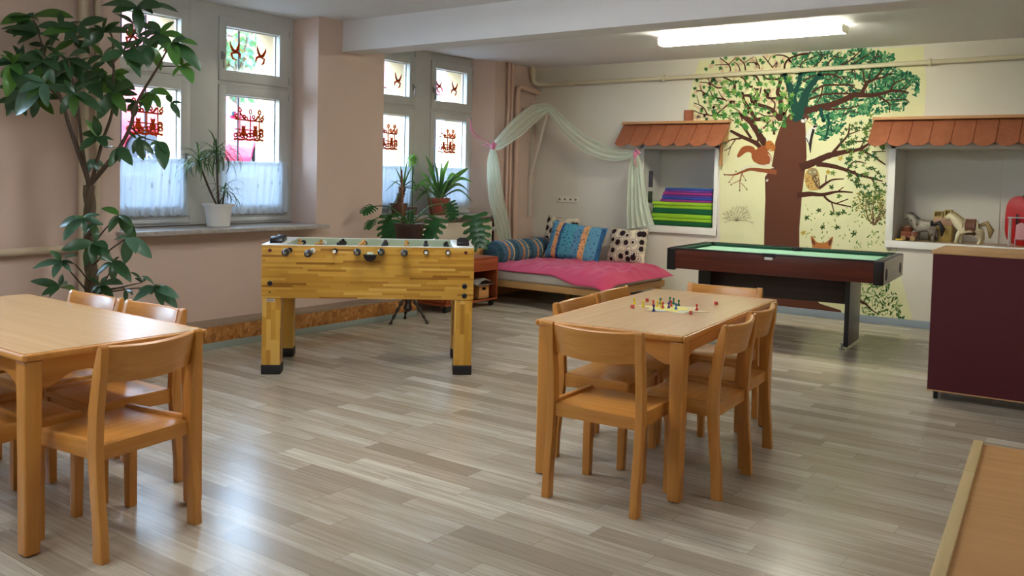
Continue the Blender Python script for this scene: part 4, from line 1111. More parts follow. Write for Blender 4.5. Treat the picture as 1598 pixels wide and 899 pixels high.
for x in (-.045, .045): MB().cyl((x, -.06, 0), (x, -.06, .07), .005, seg=8).cyl((x, -.02, 0), (x, -.02, .07), .005, seg=8).build('leg', M['pale_pink'], hc)

# ================================================================== CAFE CURTAINS
def curtain_mat():
    t = NT('embroidered_voile'); v = t.coord()
    d = t.n('BsdfDiffuse'); d.inputs[0].default_value = s2l('#ccd3da'); tl = t.n('BsdfTranslucent'); tl.inputs[0].default_value = s2l('#b2c2d2')
    vo = t.n('TexVoronoi'); vo.inputs['Scale'].default_value = 13; mp = t.n('Mapping'); mp.inputs['Scale'].default_value = (1, 1.6, .55); mp.inputs['Rotation'].default_value = (R(28), 0, 0)
    t.l(v, mp.inputs[0]); t.l(mp.outputs[0], vo.inputs['Vector'])
    k = t.math('LESS_THAN', vo.outputs['Distance'], .17)
    c = t.mix(k, s2l('#ccd3da'), s2l('#b9bec4')); t.l(c, d.inputs[0]); t.l(t.mix(k, s2l('#b2c2d2'), s2l('#6f7f90')), tl.inputs[0])
    a = t.n('MixShader'); a.inputs[0].default_value = .22; t.l(d.outputs[0], a.inputs[1]); t.l(tl.outputs[0], a.inputs[2])
    tr = t.n('BsdfTransparent'); c2 = t.n('MixShader'); c2.inputs[0].default_value = .06
    t.l(a.outputs[0], c2.inputs[1]); t.l(tr.outputs[0], c2.inputs[2]); t.l(c2.outputs[0], t.out.inputs[0]); return t.m
M['curtain'] = curtain_mat()
def cafe(x, y0, y1, zt, zb, label, grp, seed=0):
    r = thing('cafe_curtain', label, 'curtain', (x, (y0+y1)/2, zt), 0, grp); L = y1-y0; nf = round(L/.085)
    MB().cyl((.0, -L/2-.03, -.018), (.0, L/2+.03, -.018), .005, seg=8).build('rod', M['white_gloss'], r)
    def f(u, v):
        ph = u*nf*2*PI+seed
        a = .010*math.sin(ph)*(.4+.8*v); hem = .018*abs(math.sin(u*nf*PI/1.0+seed/2)) if v > .93 else 0
        return (.012+a+.003*math.sin(ph*2.3+v*5), (u-.5)*L+.004*math.cos(ph), -(zt-zb)*v - hem*(v-.93)/.07)
    b = MB().grid(f, nf*14, 22); b.build('voile', M['curtain'], r, angle=120, fix=False); return r
cafe(-6.665, 3.79, 4.47, 1.532, 1.068, 'white half-length voile curtain on the left casement behind the tall plant', 'half-length voile curtains')
cafe(-6.665, 4.84, 5.535, 1.532, 1.068, 'white half-length voile curtain on the casement right of the white flowerpot', 'half-length voile curtains', 1)
cafe(-6.945, 6.92, 7.60, 1.54, 1.09, 'white half-length voile curtain behind the shaggy-trunked plant', 'half-length voile curtains', 2)
cafe(-6.945, 7.955, 8.63, 1.54, 1.09, 'white half-length voile curtain in the rightmost casement', 'half-length voile curtains', 3)

# ================================================================== WINDOW PICTURES (translucent orange cut-outs on the glass)
def sticker_mat():
    t = NT('orange_window_picture'); d = t.n('BsdfDiffuse'); d.inputs[0].default_value = s2l('#c04a1e'); tl = t.n('BsdfTranslucent'); tl.inputs[0].default_value = s2l('#b8431c')
    a = t.n('MixShader'); a.inputs[0].default_value = .25; t.l(d.outputs[0], a.inputs[1]); t.l(tl.outputs[0], a.inputs[2]); t.l(a.outputs[0], t.out.inputs[0]); return t.m
M['sticker'] = sticker_mat()
def fence_picture(x, yc, zc, label):
    b = MB(); T = .0025
    def bar(p, q, w_=.008): b.tube([(0, p[0], p[1]), (0, q[0], q[1])], w_*.95, 6, flat=(1, 1)) 
    def loop(c, r_, w_=.007, n=14, sq=1):
        pts = [(0, c[0]+r_*math.cos(2*PI*i/n), c[1]+r_*sq*math.sin(2*PI*i/n)) for i in range(n+1)]; b.tube(pts, w_*.9, 6, caps=False)
    def blob(c, r_, sy=1): b.ball((0, c[0], c[1]), r_, .12, 1, sy, 10, 6)
    # bottom wavy bank
    for i in range(12): blob((-.15+i*.027, -.135+.004*math.sin(i*2)), .019, .55)
    # flowers and cats row
    rr = random.Random(5)
    for i in range(9):
        y = -.145+i*.036; loop((y, -.10+.012*math.sin(i*1.7)), .016); blob((y+.01, -.085), .010)
    for (y, z_) in ((-.06, -.045), (.07, -.04)):            # two sitting animals
        blob((y, z_-.03), .030, 1.15); blob((y, z_+.012), .021); b.tube([(0, y-.014, z_+.02), (0, y-.018, z_+.045)], [.008, .001], 5); b.tube([(0, y+.014, z_+.02), (0, y+.018, z_+.045)], [.008, .001], 5)
    loop((.135, -.055), .020, .010)
    bar((-.15, -.045), (.15, -.050), .006); bar((-.15, .045), (.15, .035), .008)
    for y, zt in ((-.10, .13), (.015, .12), (.115, .12)):
        bar((y, -.12), (y, zt-.02), .006); loop((y, zt), .014, .008, 8, 1.35)
    for y, z_ in ((-.135, .075), (-.055, .07), (-.03, .055), (.05, .075), (.145, .06)):
        loop((y, z_), .014, .008); bar((y, z_-.014), (y+.01, .045), .006)
    bar((-.10, .10), (-.045, .05), .008); bar((.07, .045), (.105, .085), .010); bar((.145, .075), (.16, .095), .007)
    o = b.build('window_picture', M['sticker'], angle=60); o.location = (x, yc, zc); return tag(o, label, 'window picture', 'orange fence pictures on the lower panes')
def bird_picture(x, yc, zc, label, fl=1):
    b = MB()
    b.ball((0, 0, 0), .022, .12, 1, .8, 10, 6); b.tube([(0, 0, 0), (0, .03*fl, .01), (0, .055*fl, .05), (0, .062*fl, .085)], [.014, .016, .010, .001], 8, flat=(1, 1)); b.tube([(0, 0, 0), (0, -.022*fl, .03), (0, -.035*fl, .07), (0, -.038*fl, .10)], [.012, .014, .009, .001], 8)
    b.tube([(0, -.012*fl, 0), (0, -.045*fl, -.02), (0, -.05*fl, -.06)], [.010, .012, .004], 8); b.tube([(0, .012*fl, -.01), (0, .045*fl, -.02), (0, .035*fl, -.06), (0, .01, -.075)], [.008, .012, .010, .004], 8)
    for q in b.v: pass
    b.v = [(v[0]*.15, v[1], v[2]) for v in b.v]
    o = b.build('window_picture', M['sticker'], angle=60); o.location = (x, yc, zc); return tag(o, label, 'window picture', 'orange bird pictures on the upper panes')
for (wn, mc, x) in (('near', W1, -6.745), ('far', W2, -7.025)):
    for s, sn in ((-1, 'left'), (1, 'right')):
        yc = mc+s*.50
        fence_picture(x, yc-(.02 if s < 0 else -.01), 1.865, 'orange cut-out of animals on a fence, lower %s pane of the %s window' % (sn, wn))
        bird_picture(x, yc-.14, 2.51, 'left orange bird cut-out on the upper %s pane of the %s window' % (sn, wn), -1)
        bird_picture(x, yc+.13, 2.50, 'right orange bird cut-out on the upper %s pane of the %s window' % (sn, wn), 1)
# ================================================================== PLANTS
def leafmat(name, c1, c2, rough=.35, trans=.25):
    t = NT(name); v = t.coord(); n = t.noise(v, 5, 3)
    col = t.mix(n, s2l(c1), s2l(c2)); b = t.n('BsdfPrincipled'); t.l(col, b.inputs['Base Color']); b.inputs['Roughness'].default_value = rough
    tl = t.n('BsdfTranslucent'); t.l(t.mix(.5, col, s2l('#9cc23a')), tl.inputs[0]); m_ = t.n('MixShader'); m_.inputs[0].default_value = trans
    t.l(b.outputs[0], m_.inputs[1]); t.l(tl.outputs[0], m_.inputs[2]); t.l(m_.outputs[0], t.out.inputs[0]); return t.m
M['leaf_dark'] = leafmat('dark_glossy_leaf', '#1f3c26', '#2e5232', .32, .12)
M['leaf_mid'] = leafmat('mid_green_leaf', '#2f5a2a', '#467536', .35, .3)  # lighter green puts the look of backlit leaves into the colour
M['leaf_grey'] = leafmat('blue_green_leaf', '#2f4d3f', '#4a6f58', .3, .12)
M['bark'] = plain('braided_bark', '#5a4a38', .8, var=.25, bstr=.6)
M['stem_brown'] = plain('young_stem', '#4b3a2c', .7)
M['soil'] = plain('potting_soil', '#33261d', .95, bstr=.6)
def leaflet(b, p, q, wr=.2, droop=.06, nrm=None, mi=0, seg=8, fold=.25, twist=0, wpow=.85):
    p, q = Vector(p), Vector(q); d = q-p; L = d.length
    if L < 1e-4: return
    d.normalize(); nrm = Vector(nrm); n = (nrm-d*nrm.dot(d)); n = n.normalized() if n.length > 1e-3 else d.orthogonal().normalized()
    s = d.cross(n).normalized(); vs = []
    for i in range(seg+1):
        t = i/seg; w_ = L*wr*(math.sin(PI*min(1, t**wpow))**.75 if 0 < t < 1 else 0.0)
        if i == 0: w_ = L*.008
        c = p+d*(L*t)+n*(droop*L*(math.sin(PI*t)*.9-t*t*.6))
        th = twist*t; ss = s*math.cos(th)+n*math.sin(th)
        vs += [c-ss*w_+n*(fold*w_), c, c+ss*w_+n*(fold*w_)]
    b.add(vs, [f for i in range(seg) for f in ((i*3, i*3+1, i*3+4, i*3+3), (i*3+1, i*3+2, i*3+5, i*3+4))], mi)
def at_depth(u, v, D, xmin=-6.22):
    r_ = ray(u, v); P = CAM+r_*D
    if P[0] < xmin: P = CAM+r_*(xmin/r_[0])
    return Vector(P)
fwd = Vector((MC[0, 1], MC[1, 1], MC[2, 1]))
rp_ = random.Random(11)
pa = thing('money_tree', 'tall braided-trunk houseplant with big hand-shaped dark leaves in the left corner', 'houseplant', (0, 0, 0))
TX, TY = -5.74, 3.13
# crop frames: (origin u, origin v, scale)
FA, FB = (0, 0, 2.996), (0, 250, 3.33)
def fr(F, a, b_): return F[0]+a/F[2], F[1]+b_/F[2]
HUBS = [
 (FA, (640, 30), [(470, 22), (520, 55), (835, 50), (760, 28), (650, 165), (715, 62)], -.15, 0),
 (FA, (150, 78), [(0, 110), (40, 75), (345, 78), (185, 100), (75, 105), (250, 60)], .1, 1),
 (FA, (180, 155), [(20, 145), (75, 205), (280, 190), (0, 130), (120, 130)], .0, 0),
 (FA, (365, 125), [(190, 160), (300, 195), (500, 85), (420, 185), (430, 110), (240, 120)], -.1, 0),
 (FA, (485, 150), [(345, 180), (380, 220), (500, 82), (600, 150), (440, 115), (560, 100)], .05, 0),
 (FA, (620, 110), [(530, 60), (560, 150), (680, 70), (740, 150), (600, 170)], .1, 0),
 (FA, (575, 240), [(465, 290), (660, 362), (500, 170), (700, 300), (640, 190), (600, 310)], -.25, 0),
 (FA, (700, 215), [(755, 330), (630, 160), (640, 330), (770, 165), (690, 320), (620, 250)], -.2, 0),
 (FA, (800, 200), [(945, 332), (892, 262), (830, 312), (875, 178), (735, 240), (925, 205)], -.3, 1),
 (FA, (850, 310), [(805, 358), (902, 388), (915, 300), (835, 255), (880, 330)], -.3, 1),
 (FA, (62, 300), [(0, 365), (0, 255), (28, 455), (125, 440), (105, 240), (100, 350)], -.3, 1),
 (FA, (205, 275), [(120, 340), (255, 392), (310, 250), (160, 225), (75, 270), (280, 330)], -.2, 0),
 (FA, (205, 385), [(65, 540), (222, 502), (80, 430), (235, 325), (105, 350), (120, 470)], -.4, 2),
 (FA, (350, 435), [(215, 400), (280, 535), (480, 525), (300, 370), (445, 380), (345, 545), (420, 470)], -.35, 0),
 (FA, (315, 275), [(255, 365), (395, 395), (440, 330), (405, 240), (225, 250), (330, 370)], -.15, 0),
 (FA, (430, 330), [(505, 342), (455, 438), (375, 385), (490, 290), (400, 300)], .1, 0),
 (FA, (535, 350), [(575, 405), (605, 335), (490, 402), (590, 370)], .15, 1),
 (FA, (530, 430), [(645, 442), (500, 365), (590, 525), (455, 560), (440, 425), (545, 548), (620, 395)], -.1, 0),
 (FA, (700, 430), [(650, 502), (690, 525), (752, 505), (795, 440), (765, 415), (730, 450)], .1, 1),
 (FA, (800, 480), [(843, 555), (850, 480), (822, 530), (780, 440)], .1, 0),
 (FA, (640, 480), [(620, 555), (560, 470), (700, 505), (590, 520)], .0, 0),
 (FA, (745, 662), [(700, 678), (770, 792), (738, 735), (790, 720)], -.1, 0),
 (FA, (640, 650), [(595, 620), (622, 722), (672, 752), (722, 722), (680, 640)], .15, 0),
 (FA, (460, 640), [(380, 622), (368, 705), (440, 540), (535, 655), (400, 560), (500, 690)], -.1, 0),
 (FA, (550, 695), [(510, 782), (620, 772), (480, 690), (608, 705), (560, 760)], -.2, 0),
 (FA, (430, 745), [(398, 822), (462, 805), (410, 760), (490, 780)], .0, 2),
 (FB, (430, 300), [(305, 345), (325, 420), (520, 283), (535, 335), (445, 385), (390, 295)], -.35, 2),
 (FB, (480, 330), [(430, 400), (540, 335), (500, 420), (440, 370)], -.25, 0),
 (FB, (618, 285), [(525, 245), (563, 375), (692, 345), (707, 412), (650, 300)], -.2, 0),
 (FB, (665, 402), [(585, 415), (650, 542), (792, 510), (707, 482), (690, 345), (620, 395)], -.3, 2),
 (FB, (485, 430), [(315, 465), (440, 552), (562, 455), (520, 380), (582, 530), (480, 540)], -.35, 0),
 (FB, (590, 528), [(498, 602), (590, 632), (682, 632), (657, 545), (500, 505), (620, 500)], -.3, 0),
 (FB, (318, 525), [(260, 470), (165, 562), (275, 612), (397, 495), (387, 537), (372, 580)], -.35, 2),
 (FB, (310, 660), [(155, 625), (325, 590), (215, 702), (390, 680), (250, 715), (350, 640)], -.3, 0),
 (FB, (520, 650), [(450, 602), (637, 640), (590, 718), (500, 702), (468, 690), (560, 600)], -.2, 0),
 (FB, (650, 672), [(655, 737), (690, 700)], -.15, 0),
 (FB, (740, 635), [(680, 580), (700, 612), (765, 600)], -.15, 0),
 (FB, (805, 660), [(715, 675), (685, 737), (738, 600), (850, 652), (932, 717), (850, 762), (925, 768), (780, 700)], -.3, 2),
 (FA, (250, 330), [(330, 300), (300, 420), (190, 400), (380, 340)], .15, 0), (FA, (350, 190), [(300, 150), (420, 250), (250, 240), (380, 120)], .2, 0),
 (FA, (480, 260), [(420, 200), (540, 330), (400, 310), (560, 210)], .2, 0),
]
rg = random.Random(77)
for k in range(20):
    while True:
        hu, hv = rg.uniform(60, 780), rg.uniform(90, 480)
        if hu < 520 or hv < 330: break
    sz = rg.uniform(85, 130); a0 = rg.uniform(0, 6.28); nl = rg.choice((4, 5, 5, 6))
    HUBS.append((FA, (hu, hv), [(hu+sz*math.cos(a0+2*PI*j/nl), hv+sz*.75*math.sin(a0+2*PI*j/nl)+18) for j in range(nl)], rg.uniform(-.1, .3), 0))
D0 = (Vector((TX, TY, 1.2))-Vector(CAM)).dot(fwd)
fol = MB(); hub3 = []
for (F, h, tips, dd, mi) in HUBS:
    u, v = fr(F, *h); H = at_depth(u, v, D0+dd); hub3.append(H)
    for (a, b_) in tips:
        uu, vv = fr(F, a, b_); Tp = at_depth(uu, vv, D0+dd+rp_.uniform(-.12, .06))
        if (Tp-H).length > .5: Tp = H+(Tp-H).normalized()*.5
        tocam = (Vector(CAM)-H).normalized()
        nn = tocam*.75+Vector((0, 0, .65))+Vector((rp_.uniform(-.35, .35), rp_.uniform(-.35, .35), rp_.uniform(-.2, .2)))
        leaflet(fol, H, Tp, rp_.uniform(.17, .215), .07, nn, mi if rp_.random() < .8 else rp_.choice((0, 1)), twist=rp_.uniform(-.3, .3))
fo = fol.build('foliage', [M['leaf_dark'], M['leaf_mid'], M['leaf_grey']], pa, angle=60, fix=False)
# trunk
trk = MB()
ub = [at_depth(147, 560, D0), at_depth(145, 470, D0), at_depth(143, 400, D0), at_depth(141, 340, D0), at_depth(139, 290, D0)]
base = Vector((ub[1].x, ub[1].y, .33)); top = ub[-1]
for k in range(3):
    pts = []
    for i in range(40):
        t = i/39; a = t*4.2*PI+k*2*PI/3; c = base.lerp(top, t); c.x += 0
        pts.append(c+Vector((math.cos(a), math.sin(a), 0))*(.022-.004*t))
    trk.tube(pts, [.027-.006*i/39 for i in range(40)], 10)
trk.build('trunk', M['bark'], pa, angle=80)
stems = MB()
def sp(F, pts, r0, r1, dd=0):
    P = [at_depth(*fr(F, *q), D0+dd*(i/(len(pts)-1))) for i, q in enumerate(pts)]; P = catm(P, 5); n = len(P)
    stems.tube(P, [r0+(r1-r0)*i/(n-1) for i in range(n)], 8)
sp(FA, [(415, 880), (412, 840), (370, 720), (322, 580), (288, 470), (235, 350), (205, 290)], .019, .007, -.15)
sp(FA, [(412, 840), (385, 690), (362, 480), (350, 430), (320, 280)], .012, .005, -.2)
sp(FA, [(415, 870), (500, 770), (560, 690), (610, 590), (640, 480), (740, 310), (790, 215)], .018, .005, -.25)
sp(FA, [(430, 845), (480, 660), (520, 540), (530, 430), (525, 180), (485, 150)], .013, .004, .05)
sp(FA, [(520, 300), (575, 240), (640, 120), (640, 30)], .008, .004, -.1)
sp(FA, [(290, 470), (200, 390), (62, 300)], .007, .003, -.3)
sp(FA, [(235, 350), (180, 155), (150, 78)], .007, .003, 0)
sp(FA, [(610, 590), (660, 640), (745, 662)], .006, .003, -.1); sp(FA, [(640, 480), (700, 430)], .005, .003, .1); sp(FA, [(740, 310), (850, 310)], .005, .003, -.3)
for (a, c) in (((455, 640), (390, 540)), ((470, 460), (620, 285)), ((520, 350), (430, 300)), ((470, 560), (665, 402)), ((450, 700), (318, 525)), ((460, 720), (310, 660)), ((480, 700), (520, 650)), ((520, 720), (590, 528)), ((560, 700), (805, 660)), ((560, 700), (740, 635)), ((600, 680), (650, 672)), ((470, 520), (485, 430)), ((470, 400), (480, 330))):
    m0 = ((a[0]+c[0])/2, (a[1]+c[1])/2-12); P = catm([at_depth(*fr(FB, 460+.02*a[0], a[1]), D0), at_depth(*fr(FB, *m0), D0-.15), at_depth(*fr(FB, *c), D0-.3)], 5); stems.tube(P, [.007-.004*i/(len(P)-1) for i in range(len(P))], 6)
stems.build('branches', M['stem_brown'], pa, angle=80)
M['pot_dark'] = plain('dark_terracotta_pot', '#6a4434', .6)
pc = Vector((base.x, base.y, 0))
pp = thing('plant_pot', 'terracotta pot of the tall corner plant', 'pot', (pc.x, pc.y, 0)) if False else None
MB().lathe([(0, 0), (.15, 0), (.155, .01), (.19, .31), (.20, .31), (.20, .35), (.185, .35), (.18, .31), (0, .31)], (pc.x, pc.y, 0), 32).build('pot', M['pot_dark'], pa)
MB().lathe([(0, .312), (.178, .312), (.15, .322), (0, .33)], (pc.x, pc.y, 0), 24).build('soil', M['soil'], pa)

def strap_leaf(b, p, dirv, L, w_, droop, mi=0, seg=10, nseg=None):
    # arching ribbon leaf
    p = Vector(p); d = Vector(dirv).normalized(); pts = []
    hz = Vector((d.x, d.y, 0)); hz = hz.normalized() if hz.length > 1e-3 else Vector((1, 0, 0))
    el = math.atan2(d.z, math.hypot(d.x, d.y)); q = p.copy(); pts.append(q.copy())
    for i in range(seg):
        el -= droop/seg*(1+.8*i/seg); q = q+(hz*math.cos(el)+Vector((0, 0, math.sin(el))))*(L/seg); pts.append(q.copy())
    side = hz.cross(Vector((0, 0, 1))); vs = []
    for i, c in enumerate(pts):
        t = i/seg; ww = w_/2*(.55+1.2*t if t < .35 else (1-((t-.35)/.65)**2.2)+.02)
        dd = (pts[min(i+1, seg)]-pts[max(i-1, 0)]).normalized(); nn = side.cross(dd)
        vs += [c-side*ww+nn*ww*.35, c, c+side*ww+nn*ww*.35]
    b.add(vs, [f for i in range(seg) for f in ((i*3, i*3+1, i*3+4, i*3+3), (i*3+1, i*3+2, i*3+5, i*3+4))], mi)
# dragon tree in a white pot on the near sill
M['pot_white'] = plain('white_ceramic_pot', '#dcdad6', .3)
M['leaf_drac'] = leafmat('dark_narrow_leaf', '#26402b', '#3d5b3a', .35, .15)
dx, dy = -6.405, 4.60
dr = thing('dragon_tree', 'spiky narrow-leaved plant in a white pot on the near window sill', 'houseplant', (dx, dy, .965))
MB().lathe([(0, 0), (.085, 0), (.095, .01), (.105, .11), (.112, .165), (.128, .185), (.130, .198), (.120, .198), (.112, .175), (0, .17)], seg=36).build('pot', M['pot_white'], dr)
MB().lathe([(0, .172), (.108, .172), (.08, .178), (0, .18)], seg=20).build('soil', M['soil'], dr)
h1 = on(310, 252, 0, dx+.02)-Vector((dx, dy, .965)); h2 = on(338, 240, 0, dx-.03)-Vector((dx, dy, .965))
b = MB().tube(catm([(.02, -.02, .17), h1*.5+Vector((.0, 0, .06)), h1], 5), .009, 8).tube(catm([(-.02, .02, .17), h2*.5+Vector((0, 0, .07)), h2], 5), .009, 8).tube([(0, .04, .17), (.01, .05, .30)], .008, 8)
b.build('stem', M['stem_brown'], dr)
b = MB(); rr = random.Random(3)
for (hc, n, L0) in ((h1, 44, .27), (h2, 50, .30), (Vector((.01, .05, .29)), 26, .24)):
    for i in range(n):
        a = rr.uniform(0, 2*PI); e = rr.uniform(-.2, 1.45); L = L0*rr.uniform(.75, 1.15)
        dxn = math.cos(a)
        if dxn < -.3: L *= .7
        strap_leaf(b, hc+Vector((0, 0, rr.uniform(-.04, .03))), (math.cos(a)*math.cos(e), math.sin(a)*math.cos(e), math.sin(e)), L, .014, rr.uniform(.9, 2.2))
b.build('foliage', M['leaf_drac'], dr, angle=80, fix=False)

# shaggy-trunked palm-like plant on the far sill
xs2 = -6.80
def far(u, v, x=xs2): return on(u, v, 0, x)
yb_ = far(622, 338).y
yc = thing('shaggy_palm', 'plant with a shaggy brown trunk and long drooping leaves on the far sill', 'houseplant', (xs2, yb_, .985))
O = Vector((xs2, yb_, .985))
MB().lathe([(0, 0), (.07, 0), (.09, .12), (.095, .12), (.095, .14), (.085, .14), (0, .125)], seg=24).build('pot', M['pot_dark'], yc)
tt = far(629, 292)-O
b = MB(); n = 26; P = [Vector((0, 0, .10)).lerp(tt, i/n) for i in range(n+1)]
b.tube(P, [.030+.006*math.sin(i*2.4) for i in range(n+1)], 12)
rr = random.Random(9)
for i in range(120):
    c = P[rr.randrange(2, n)]; a = rr.uniform(0, 2*PI); b.tube([c+Vector((math.cos(a), math.sin(a), 0))*.026, c+Vector((math.cos(a), math.sin(a), 0))*.048+Vector((0, 0, rr.uniform(.0, .05)))], [.006, .001], 5)
M['shag'] = plain('shaggy_bark', '#7a5a44', .9, var=.35, bstr=.7)
b.build('trunk', M['shag'], yc, angle=80)
b = MB()
for (u, v, D) in ((600, 338, .25), (617, 262, .0), (609, 282, -.05), (700, 340, .30), (677, 338, .3), (650, 300, .1), (636, 250, 0), (644, 258, .0), (670, 315, .25), (600, 300, .15), (625, 258, 0), (712, 330, .3)):
    e = far(u, v, xs2+D)-O; s_ = tt.copy(); mid = (s_+e)/2+Vector((D*.4, 0, .10 if e.z < tt.z+.05 else .02))
    C_ = catm([s_, mid, e], 8)
    vs = []
    for i, c in enumerate(C_):
        t = i/(len(C_)-1); ww = .013*(1-t**3)+.001; vs += [c-Vector((.1, 1, 0)).normalized()*ww, c+Vector((0, 0, -ww*.4)), c+Vector((.1, 1, 0)).normalized()*ww]
    b.add(vs, [f for i in range(len(C_)-1) for f in ((i*3, i*3+1, i*3+4, i*3+3), (i*3+1, i*3+2, i*3+5, i*3+4))])
b.build('foliage', M['leaf_drac'], yc, angle=80, fix=False)
# flowering stalk with a bright tuft
tf = thing('tufted_stalk', 'thin pale stalk with a bright green leaf tuft beside the shaggy trunk', 'houseplant', (0, 0, 0))
q0, q1 = far(643, 338, -6.86), far(644, 248, -6.86); q0.z = .985
MB().tube([q0, q1], .006, 8).build('stalk', M['leaf_mid'], tf)
b = MB(); rr = random.Random(4)
for i in range(60):
    a = rr.uniform(0, 2*PI); e = rr.uniform(-.5, 1.3); strap_leaf(b, q1+Vector((0, 0, rr.uniform(-.03, .03))), (math.cos(a)*math.cos(e), math.sin(a)*math.cos(e), math.sin(e)), rr.uniform(.06, .11), .018, 1.4)
M['leaf_bright'] = leafmat('bright_green_leaf', '#5c8a35', '#7fae45', .45, .35)
b.build('foliage', M['leaf_bright'], tf, angle=80, fix=False)
MB().lathe([(0, 0), (.05, 0), (.06, .09), (.055, .09), (0, .08)], (q0.x, q0.y, .985), 18).build('pot', M['pot_dark'], tf)
# strap-leaved plant in a red-brown pot
xr = -6.76; rc = far(684, 336, xr)
cl = thing('strap_leaved_plant', 'broad strap-leaved plant in a red-brown pot on the far sill', 'houseplant', (xr, rc.y, .985))
O = Vector((xr, rc.y, .985)); M['pot_red'] = plain('red_brown_pot', '#9a4a38', .4)
MB().lathe([(0, 0), (.09, 0), (.10, .01), (.125, .17), (.135, .17), (.135, .20), (.12, .20), (0, .18)], seg=28).build('pot', M['pot_red'], cl)
b = MB(); rr = random.Random(8)
for (u, v, D, w_) in ((664, 243, -.06, .028), (668, 262, 0, .026), (678, 252, .04, .022), (655, 268, .02, .022), (690, 250, .0, .022), (700, 250, -.04, .028), (693, 268, .06, .022), (731, 262, .02, .032), (738, 285, .12, .024), (733, 300, .2, .020), (738, 316, .26, .016), (640, 300, .16, .022), (650, 290, .05, .020), (646, 318, .24, .022), (716, 275, .1, .024), (720, 268, -.05, .022), (705, 290, .2, .018), (660, 300, .2, .018), (672, 275, -.08, .022)):
    e = far(u, v, xr+D)-O; st = Vector((rr.uniform(-.03, .03), rr.uniform(-.04, .04), .18)); mid = st.lerp(e, .55)+Vector((0, 0, .05 if v < 270 else .13))
    C_ = catm([st, mid, e], 8); dd = (e-st); side = dd.cross(Vector((1, 0, .3))).normalized(); vs = []
    for i, c in enumerate(C_):
        t = i/(len(C_)-1); ww = w_*(.6+.6*t if t < .5 else .9*(1-((t-.5)/.5)**2)+.03); vs += [c-side*ww+Vector((ww*.4, 0, 0)), c, c+side*ww+Vector((ww*.4, 0, 0))]
    b.add(vs, [f for i in range(len(C_)-1) for f in ((i*3, i*3+1, i*3+4, i*3+3), (i*3+1, i*3+2, i*3+5, i*3+4))], 0 if rr.random() < .6 else 1)
b.build('foliage', [leafmat('strap_leaf', '#2f6336', '#4f8a48', .35, .3), M['leaf_drac']], cl, angle=80, fix=False)

# monstera on a turned wooden stand
sx_, sy_ = -5.88, 6.40
M['dark_turned'] = wood('dark_turned_wood', '#3a2a24', '#241813', 'z', .35)
ps = thing('plant_stand', 'dark turned wooden stand with three splayed legs behind the football table', 'plant stand', (sx_, sy_, 0))
MB().lathe([(0, .68), (.15, .68), (.165, .69), (.165, .705), (0, .71)], seg=32).build('stand_top', M['dark_turned'], ps)
MB().lathe([(0, .10), (.02, .11), (.045, .14), (.028, .19), (.05, .25), (.05, .30), (.022, .36), (.02, .45), (.035, .50), (.02, .56), (.03, .64), (.05, .68)], seg=20).build('column', M['dark_turned'], ps)
for k in range(3):
    a = R(-100)+k*2*PI/3; e = Vector((math.cos(a), math.sin(a), 0)); P0 = e*.03+Vector((0, 0, .27)); P1 = e*.215+Vector((0, 0, .0))
    n = 18; MB().tube([P0.lerp(P1, i/n) for i in range(n+1)], [(.017+.006*math.sin(i*1.55))*(1-.3*i/n) for i in range(n+1)], 12).build('leg', M['dark_turned'], ps)
mo = thing('monstera', 'large-leaved monstera in a dark pot standing on the turned wooden stand', 'houseplant', (sx_, sy_, .711))
MB().lathe([(0, 0), (.10, 0), (.11, .01), (.14, .22), (.15, .22), (.15, .26), (.13, .26), (0, .235)], seg=30).build('pot', plain('brown_glazed_pot', '#3c2520', .3), mo)
O = Vector((sx_, sy_, .711))
D1 = (O-Vector(CAM)).dot(fwd)
def mono(b, base, tip, nrm, lob=5, W=.8):
    base, tip = Vector(base), Vector(tip); d = tip-base; L = d.length; d.normalize(); nrm = Vector(nrm); n = (nrm-d*nrm.dot(d)).normalized(); s = d.cross(n)
    # central blade
    def cl_(t): return base+d*(L*t)-n*(.18*L*t*t)+n*.0
    vs = []
    for i in range(11):
        t = i/10; ww = L*W*(.10+.16*math.sin(PI*min(1, t*1.05)) if t < .96 else .01)
        c = cl_(t); vs += [c-s*ww-n*ww*.2, c+n*.004, c+s*ww-n*ww*.2]
    b.add(vs, [f for i in range(10) for f in ((i*3, i*3+1, i*3+4, i*3+3), (i*3+1, i*3+2, i*3+5, i*3+4))])
    for sg in (-1, 1):
        for k in range(lob+1):
            t = .02+.80*k/lob; ang = R(105-62*k/lob); ll = L*W*(.52 if k < lob else .42)*(1-.25*abs(k-1.5)/lob)
            dr_ = d*math.cos(ang)+s*sg*math.sin(ang); p = cl_(t); q = p+dr_*ll-n*(.16*ll)+d*.03*L
            wv = L*.066; dd = (q-p).normalized(); cr = dd.cross(n).normalized(); vs = []
            for i in range(7):
                u_ = i/6; c = p.lerp(q, u_)+n*(.05*ll*math.sin(PI*u_)); ww = wv*(1.15-.15*u_ if u_ < .8 else 1.03*(1-((u_-.8)/.2)**2)+.12)
                vs += [c-cr*ww, c+n*.003, c+cr*ww]
            b.add(vs, [f for i in range(6) for f in ((i*3, i*3+1, i*3+4, i*3+3), (i*3+1, i*3+2, i*3+5, i*3+4))])
b = MB(); st = MB()
LV = [((606, 338), (600, 374), .12, (-.2, -1, .5)), ((622, 350), (618, 380), .05, (.1, -1, .4)), ((682, 342), (664, 374), .1, (0, -1, .6)), ((741, 338), (747, 380), .0, (.3, -1, .4)), ((580, 344), (573, 354), -.05, (0, -1, .5)), ((582, 322), (568, 330), 0, (.1, -1, .7)), ((640, 330), (640, 344), .2, (0, -1, .4)), ((700, 318), (706, 338), .3, (0, -1, .5))]
